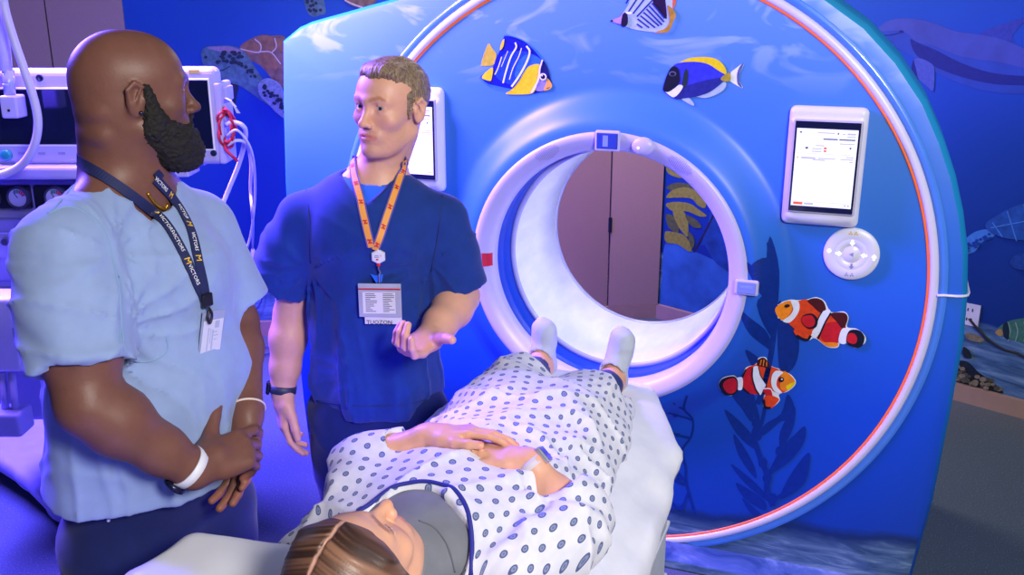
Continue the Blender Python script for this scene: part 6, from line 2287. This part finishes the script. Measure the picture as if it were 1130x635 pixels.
# ------------------------------------------------------------------ woman lying on the table in a dotted gown
fh = Fr((.134, -2.005, 1.10), (.08, .50, .86), (-.06, -.86, .50), 1.02)
skin3 = skin_mat('skin_light', 'DDA88C', .42, .07, .1)
PX = np.array([1.0, 0, 0]); PY = np.array([0, 1.0, 0]); PZ = np.array([0, 0, 1.0])
v3 = lambda *a: np.array(a, float)
pshR, pshL = v3(.275, -1.76, 1.01), v3(-.015, -1.76, 1.01)
pelR, pwrR = at(637, 578, 1.0) * 0 + onz(634, 572, 1.03), onz(583, 510, 1.115)
pelL, pwrL = onz(405, 512, 1.05), onz(474, 482, 1.125)
s = SDF()
add_head(s, fh, jaw=.94, brow=.7)
s.cone(fh.P(0, -.018, -.07), v3(.125, -1.80, 1.045), .050, .056, .03)
s.ell((.125, -1.62, 1.02), (.15, .24, .078), None, .04); s.ell((.125, -1.36, .995), (.14, .2, .058), None, .04); s.ell((.125, -1.16, .99), (.15, .14, .055), None, .04)
s.cone(v3(.125, -1.79, 1.03), pshR, .055, .05, .03); s.cone(v3(.125, -1.79, 1.03), pshL, .055, .05, .03)
kneeR, kneeL = v3(.215, -1.02, .995), v3(.02, -1.0, .995)
ankR, ankL = v3(.224, -.825, .978), v3(.010, -.785, .975)
s.chain([v3(.20, -1.16, .99), kneeR, ankR], [.060, .048, .036], .03)
s.chain([v3(.05, -1.16, .99), kneeL, ankL], [.060, .048, .036], .03)
toeR, toeL = onz(690, 364, 1.105), onz(602, 353, 1.10)
for an, to in ((ankR, toeR), (ankL, toeL)):
    s.cone(an + v3(0, .025, -.005), to - unit(to - an) * .02, .030, .026, .03)
s.chain([pshR, pelR], [.048, .038], .03); s.chain([pshL, pelL], [.048, .038], .03)
s.chain([pelR, pelR * .66 + pwrR * .34, pwrR], [.037, .037, .0245], .02)
s.chain([pelL, pelL * .66 + pwrL * .34, pwrL], [.037, .037, .0245], .02)
# her right hand (watch side) underneath, the left laid over it
aR3 = unit(onz(527, 494, 1.12) - pwrR)
tR3, fR3 = hand(s, pwrR + aR3 * .004, aR3, unit(-PZ - PY * .1), unit(-PY * .6 - PX * .1 + PZ * .2), .93, curl=((.12, .2, .1), (.12, .2, .1), (.12, .2, .1), (.15, .2, .1)), spread=.04,
               thumb=((.85, .1, .35), (.92, .05, .2), (.96, .05, .1)), fat=.92)
aL3 = unit(onz(546, 474, 1.15) - pwrL)
tL3, fL3 = hand(s, pwrL + aL3 * .004, aL3, unit(-PZ - PY * .25 - PX * .1), unit(-PY + PX * .2), .93, curl=((.20, .25, .15), (.2, .3, .2), (.25, .35, .2), (.3, .4, .2)), spread=.04,
               thumb=((.80, .10, .45), (.92, .12, .25), (.98, .15, .1)), fat=.92)
hb = np.stack([pwrR, pwrL, tR3[1][0], tL3[1][0], tL3[3][0], tR3[3][0], tL3[4][0]])
fine = [(fh.o - v3(.15, .15, .16), fh.o + v3(.15, .16, .15), .0031), (hb.min(0) - .05, hb.max(0) + .05, .0031)]
V, F = regions(s, None, fine, .010)
col = np.ones((len(V), 4))
face_tint(V, col, fh, (1.0, .66, .68), (.42, .34, .30), blush=.35)
qq = fh.inv(V)
for sx in (-1, 1):                                   # lashes
    e = np.maximum(np.abs(qq[:, 0] - sx * .0315) / .0165, np.abs(qq[:, 2] - .0115) / .0022)
    w = (sstep(1.2, .8, e) * (qq[:, 1] > .06))[:, None]; col[:, :3] = col[:, :3] * (1 - w) + v3(.16, .12, .12) * w
nail_tint(V, col, tL3, fL3[2], .93, (1.1, .72, .78)); nail_tint(V, col, tR3, fR3[2], .93, (1.1, .72, .78))
pat = link('person', mesh_from('person', V, F, skin3, col=col), None, (.125, -1.4, TZ))
tag(pat, 'brown-haired woman lying on the table in a dotted gown, hands folded on her belly', 'person')
body3 = bvh_of(V, F)
eyes(fh, pat, '5A4030', (0, 1, -.1))

# hair parted in the middle
s = SDF(); P, k = fh.P, fh.s
E = lambda c, r, kk=.01, op='u': s.ell(P(*c), np.array(r) * k, fh.R, kk * k, op)
E((0, -.022, .033), (.0845, .1035, .0940), .02)
E((0, .012, .060), (.070, .070, .058), .03)
for sx in (-1, 1):
    s.cone(P(sx * .066, .040, .050), P(sx * .080, .000, -.01), .014 * k, .016 * k, .03)
    s.cone(P(sx * .080, .000, -.01), P(sx * .078, -.045, -.07), .016 * k, .022 * k, .03)
    s.cone(P(sx * .06, -.075, -.01), P(sx * .085, -.09, -.10), .035 * k, .022 * k, .03)
    s.cone(P(sx * .085, -.09, -.10), P(sx * .13, -.10, -.17), .022 * k, .012 * k, .03)
E((0, -.085, .03), (.085, .035, .09), .03)
E((0, .122, -.014), (.068, .074, .098), .008, 's')
s.cone(P(0, .09, .085), P(0, .03, .126), .0035 * k, .0035 * k, .004, 's'); s.cone(P(0, .03, .126), P(0, -.03, .134), .0030 * k, .003 * k, .004, 's'); s.cone(P(0, -.03, .134), P(0, -.12, .10), .003 * k, .003 * k, .004, 's')
def ph_(X, Y, Z):
    L = fh.inv(np.stack([X, Y, Z], 1))
    a = L[:, 1] + .35 * np.abs(L[:, 0])
    return -(.0012 * vnoise(a * 90 + 7, np.abs(L[:, 0]) * 8, L[:, 2] * 6 + np.sign(L[:, 0]) * 3) + .0012 * vnoise(a * 260, np.abs(L[:, 0]) * 10, L[:, 2] * 8))
s.disp = ph_
V, F = s.mesh(.0022)
L = fh.inv(V)
col = np.ones((len(V), 4))
aa_ = L[:, 1] + .35 * np.abs(L[:, 0])
stn = .6 * vnoise(aa_ * 110 + np.sign(L[:, 0]) * 9, np.abs(L[:, 0]) * 9, L[:, 2] * 7) + .6 * vnoise(aa_ * 330 + 5, np.abs(L[:, 0]) * 12, L[:, 2] * 9)
mixw = sstep(-.5, .7, stn)[:, None]
col[:, :3] = np.array(srgb('3A2620')[:3]) * (1 - mixw) + np.array(srgb('8A6450')[:3]) * mixw
w = (sstep(.0040, .0018, np.abs(L[:, 0] + .001 * np.sin(L[:, 1] * 90))) * (L[:, 2] > .05))[:, None]
col[:, :3] = col[:, :3] * (1 - w) + np.array(srgb('C89A8A')[:3]) * w
t = NT('hair_brown'); a_ = t.n('ShaderNodeAttribute', attribute_name='tint'); t.set(color=a_.outputs['Color'], rough=.42, spec=.45)
t.bump(t.noise(t.coord(), 300, 2), .15, .002)
link('hair', mesh_from('hair', V, F, t.m, col=col), pat, P(0, -.03, .05), 'long brown hair with a middle part')
mb = MB(); pe = P(.0845, -.004, -.034); mb.sphere(pe, .0034, mat('pearl', 'E8E4E8', .15), seg=12); mb.build('earring', pat, pe, 'small pale earring')

# grey T-shirt showing at the neck
s = SDF()
s.ell((.125, -1.64, 1.025), (.175, .235, .095), None, .04)
s.cone(v3(.125, -1.79, 1.02), pshR - v3(.05, 0, .01), .055, .045, .03); s.cone(v3(.125, -1.79, 1.02), pshL + v3(.05, 0, -.01), .055, .045, .03)
s.cone(v3(.125, -1.79, 1.04), fh.P(0, -.018, -.075), .066, .059, .03)
s.plane(fh.P(0, -.01, -.110), fh.D(0, .35, 1), .004)
s.plane((0, -1.45, 0), (0, 1, 0), .01)
V, F = s.mesh(.007)
tee = link('t_shirt', mesh_from('t_shirt', V, F, fabric('tee_grey', '70747E', .08)), pat, (.125, -1.7, 1.03), 'grey T-shirt under the gown')
tee_b = bvh_of(V, F)
Pp, Nn = strap_path([(462, 575), (478, 582), (490, 596), (497, 612), (502, 632)], tee_b, .0003)
if len(Pp) > 4:
    mb = MB(); mb.tube(Pp, .0016, mat('tee_seam', '5A5E6A', .8), 6); mb.build('collar_seam', tee, Pp[0])


def gown_mat():
    t = NT('dotted_gown')
    uv = t.n('ShaderNodeUVMap').outputs[0]
    sx = t.n('ShaderNodeSeparateXYZ'); t.l(uv, sx.inputs[0])
    p = .0365
    a = t.math('DIVIDE', sx.outputs[0], p); b = t.math('DIVIDE', sx.outputs[1], p * .80)
    row = t.math('FLOOR', b)
    odd = t.math('MULTIPLY', t.math('FRACT', t.math('MULTIPLY', row, .5)), 1.0)
    fx = t.math('SUBTRACT', t.math('FRACT', t.math('ADD', a, odd)), .5)
    fy = t.math('SUBTRACT', t.math('FRACT', b), .5)
    d = t.math('SQRT', t.math('ADD', t.math('POWER', t.math('MULTIPLY', fx, p), 2.0), t.math('POWER', t.math('MULTIPLY', fy, p * .8), 2.0)))
    r = .0070
    disc = t.math('MULTIPLY_ADD', t.math('SUBTRACT', r, d), 1600, .5, clamp=True)
    inner = t.math('MULTIPLY_ADD', t.math('SUBTRACT', r * .62, d), 1600, .5, clamp=True)
    core = t.math('MULTIPLY_ADD', t.math('SUBTRACT', r * .30, d), 1600, .5, clamp=True)
    n = t.noise(uv, 40, 2)
    base = t.ramp(n, [(.3, srgb('CDCFDE')), (.7, srgb('DCDCE8'))])
    c = t.mix(disc, base, srgb('4F5C8C'))
    c = t.mix(t.math('MULTIPLY', inner, .8), c, srgb('8C96B6'))
    c = t.mix(t.math('MULTIPLY', core, .8), c, srgb('5C6894'))
    t.set(color=c, rough=.85, spec=.15, sheen=.15)
    t.bump(t.noise(t.coord(), 700, 2), .08, .002)
    return t.m


s = SDF()
s.ell((.13, -1.64, 1.02), (.205, .25, .100), None, .05)
s.ell((.135, -1.40, 1.00), (.185, .24, .080), None, .05)
s.ell((.13, -1.20, .995), (.19, .22, .080), None, .05)
s.cone(v3(.045, -1.2, 1.0), v3(.020, -1.0, 1.0), .080, .064, .05); s.cone(v3(.205, -1.2, 1.0), v3(.222, -1.02, 1.0), .080, .064, .05)
s.cone(v3(.020, -1.0, 1.0), v3(.010, -.955, .98), .062, .045, .05); s.cone(v3(.222, -1.02, 1.0), v3(.223, -.995, .98), .062, .046, .05)
s.box((.135, -1.15, .960), (.190, .225, .028), None, .025, .06)
s.box((.265, -1.33, .955), (.08, .22, .02), None, .018, .05)
s.box((-.04, -1.36, .96), (.06, .16, .02), None, .018, .05)
# sleeves
sl = SDF(); hm = pelR + (pwrR - pelR) * .22; uh = unit(pwrR - pelR)
sl.chain([pshR, pelR * .6 + pshR * .4 + v3(.02, 0, 0), pelR, hm + uh * .03], [.066, .066, .056, .048], .04)
sl.plane(hm + uh * .012, uh, .003); sl.cone(hm - uh * .05, hm + uh * .06, .036, .046, .003, 's')
s.sub(sl, .03)
sl = SDF(); hm2 = pelL + (pwrL - pelL) * .45; uh2 = unit(pwrL - pelL)
sl.chain([pshL, pelL * .5 + pshL * .5, pelL, hm2 + uh2 * .03], [.060, .056, .050, .043], .04)
sl.plane(hm2 + uh2 * .012, uh2, .003); sl.cone(hm2 - uh2 * .05, hm2 + uh2 * .06, .035, .044, .003, 's')
s.sub(sl, .03)
s.ell((-.055, -1.84, .99), (.06, .08, .04), None, .04)
# neck opening
NC, NRx, NRy = v3(.135, -1.865, 1.10), .118, .135
s.ell(NC, (NRx, NRy, .14), None, .006, 's')
s.plane((0, -1.87, 0), (0, -1, 0), .01)
def gfold(X, Y, Z):
    d = .006 * vnoise(X * 8, Y * 6, Z * 6) + .003 * vnoise(X * 19 + Y * 8, Y * 16, Z * 15)
    r1_ = 1 - np.abs(vnoise(X * 10 - Y * 8, Y * 4 + X * 5, Z * 6 + 2)); r2_ = 1 - np.abs(vnoise(X * 5 + Y * 12 + 7, Y * 9 - X * 4, Z * 8))
    sl_ = sstep(.16, .05, np.sqrt((X - pelR[0]) ** 2 + (Y - pelR[1]) ** 2))
    ft = sstep(-1.05, -.85, Y)
    return -d - .010 * r1_ ** 5 - .011 * r2_ ** 6 - sl_ * .007 * np.sin(X * 60 - Y * 70 + 5 * vnoise(X * 8, Y * 8, Z * 8)) - ft * .004 * np.sin(X * 75 + 3 * vnoise(X * 9, Y * 9, Z * 9))
s.disp = gfold
s.plane((0, 0, TZ + .006), (0, 0, -1), .002, 'late')
V, F = s.mesh(.006)
V = relax(V, F, 1, .35)
xc = .125
side = np.clip((np.abs(V[:, 0] - xc) - .10) / .06, 0, 1)
uu = V[:, 0] + np.sign(V[:, 0] - xc) * side * np.clip(1.11 - V[:, 2], 0, 1) * .75 + .004 * vnoise(V[:, 0] * 10, V[:, 1] * 10, V[:, 2] * 4)
vv = V[:, 1] + np.clip(-.86 - V[:, 1], -1, 0) * 0 + .004 * vnoise(V[:, 0] * 9 + 5, V[:, 1] * 9, V[:, 2] * 4)
an_ = .30
uv = np.stack([uu * math.cos(an_) - vv * math.sin(an_), uu * math.sin(an_) + vv * math.cos(an_)], 1)
gown = link('gown', mesh_from('gown', V, F, gown_mat(), uv=uv), pat, (.125, -1.4, 1.0), 'white hospital gown with grey-blue dots')
gown_b = bvh_of(V, F)
mb = MB()
ring_ = []
for i in range(70):
    a = math.radians(-100 + 200 * i / 69)
    for kk in (1.02, 1.05, 1.08, 1.12, 1.16):
        q = NC + v3(NRx * kk * math.sin(a), NRy * kk * math.cos(a), 0)
        r_ = gown_b.ray_cast(Vector((q[0], q[1], 1.4)), Vector((0, 0, -1)))
        if r_[0] is not None and r_[0].z > 1.0:
            ring_.append(np.array(r_[0]) + v3(0, 0, .001)); break
ring_ = np.array(ring_)
for _ in range(4): ring_[1:-1] = (ring_[:-2] + 2 * ring_[1:-1] + ring_[2:]) / 4
mb.tube(list(ring_), .0042, mat('piping_navy', '20288C', .7), 8)
mb.build('neck_piping', gown, ring_[len(ring_) // 2], 'dark blue piping round the neck')
wrist_band('wristwatch', pelR, pwrR, .93, .0275, .017, mat('strap_stone', 'C4BCC6', .6), pat, 'pale-strapped smart watch', True, mat('watch_blue', '1C3C9C', .1, coat=.5), mat('watch_silver', 'C8C8D4', .2, .7), .017, True, fdir=PX * .8 + PZ * .6 + PY * .25)
# socks and trouser cuffs
sockm = fabric('sock_grey', 'B4BCD0', .05, 500, .2)
for nm, an, to in (('sock', ankR, toeR), ('sock', ankL, toeL)):
    d = unit(to - an); 
    s = SDF()
    s.ell(an + v3(0, .045, -.012), (.032, .034, .031), None, .02)
    s.cone(an + v3(0, .030, .012), an * .5 + to * .5 + v3(0, .016, 0), .032, .031, .02)
    s.cone(an * .5 + to * .5 + v3(0, .016, 0), to - d * .028, .031, .029, .02)
    wv = unit(np.cross(d, [0, 1, 0]))
    s.ell(to - d * .026 + wv * .010, (.021, .024, .030), None, .02); s.ell(to - d * .036 - wv * .013, (.020, .023, .027), None, .02)
    s.cone(an + v3(0, .045, -.012), an + v3(0, .020, .026), .032, .036, .015)
    s.cone(an + v3(0, .004, .018), an + v3(0, -.10, .03), .033, .038, .003, 's')
    s.disp = lambda X, Y, Z: .0016 * vnoise(X * 60, Y * 60, Z * 60)
    V, F = s.mesh(.0045)
    link(nm, mesh_from(nm, V, F, sockm), pat, an, 'pale grey ankle sock')
for an, kn in ((ankR, kneeR), (ankL, kneeL)):
    u = unit(kn - an); s = SDF()
    s.cone(an + u * .040, kn, .045, .060, .02)
    s.plane(an + u * .032, -u, .003); s.cone(an + u * .0, an + u * .055, .040, .038, .003, 's')
    s.disp = lambda X, Y, Z: .003 * vnoise(X * 30, Y * 30, Z * 30)
    V, F = s.mesh(.005)
    link('trouser_cuff', mesh_from('trouser_cuff', V, F, fabric('legging_navy', '14286E', .1)), pat, an, 'navy trouser leg at the ankle')
# ------------------------------------------------------------------ light
def area(name, loc, target, size, power, color, sizey=None, spread=None):
    L = bpy.data.lights.new(name, 'AREA')
    L.energy = power; L.color = color; L.size = size
    L.shape = 'RECTANGLE' if sizey else 'SQUARE'
    if sizey: L.size_y = sizey
    if spread: L.spread = spread
    o = bpy.data.objects.new(name, L); COL.objects.link(o)
    o.location = loc
    o.rotation_euler = (Vector(target) - Vector(loc)).to_track_quat('-Z', 'Y').to_euler()
    return o

area('key_lamp', (2.2, -3.5, 2.85), (-.1, -1.3, 1.15), .6, 128, (1, .94, .87))
area('cove_lamp', (-3.1, -.5, 2.8), (-1.3, -.9, .3), 1.6, 480, (.13, .08, 1.0), .8, math.radians(120))
area('wall_lamp', (-1.75, -.75, 2.9), (-1.0, .0, 1.2), .6, 125, (.36, .19, 1.0), None, math.radians(110))
area('back_lamp', (-.6, 1.75, 2.85), (-.5, 2.1, .6), .6, 55, (1, .84, .66))
area('room_lamp', (1.9, -1.2, 2.9), (.9, .5, .8), 1.4, 16, (.75, .85, 1.0))
w = bpy.data.worlds.new('world'); scene.world = w
w.use_nodes = True
w.node_tree.nodes['Background'].inputs[0].default_value = (.34, .38, .56, 1)
w.node_tree.nodes['Background'].inputs[1].default_value = .10

vs_ = scene.view_settings
vs_.view_transform = 'Standard'; vs_.look = 'None'; vs_.gamma = 1; vs_.exposure = 0.0
vs_.use_curve_mapping = False
scene.display_settings.display_device = 'sRGB'
scene.cycles.use_denoising = True
scene.cycles.max_bounces = 8
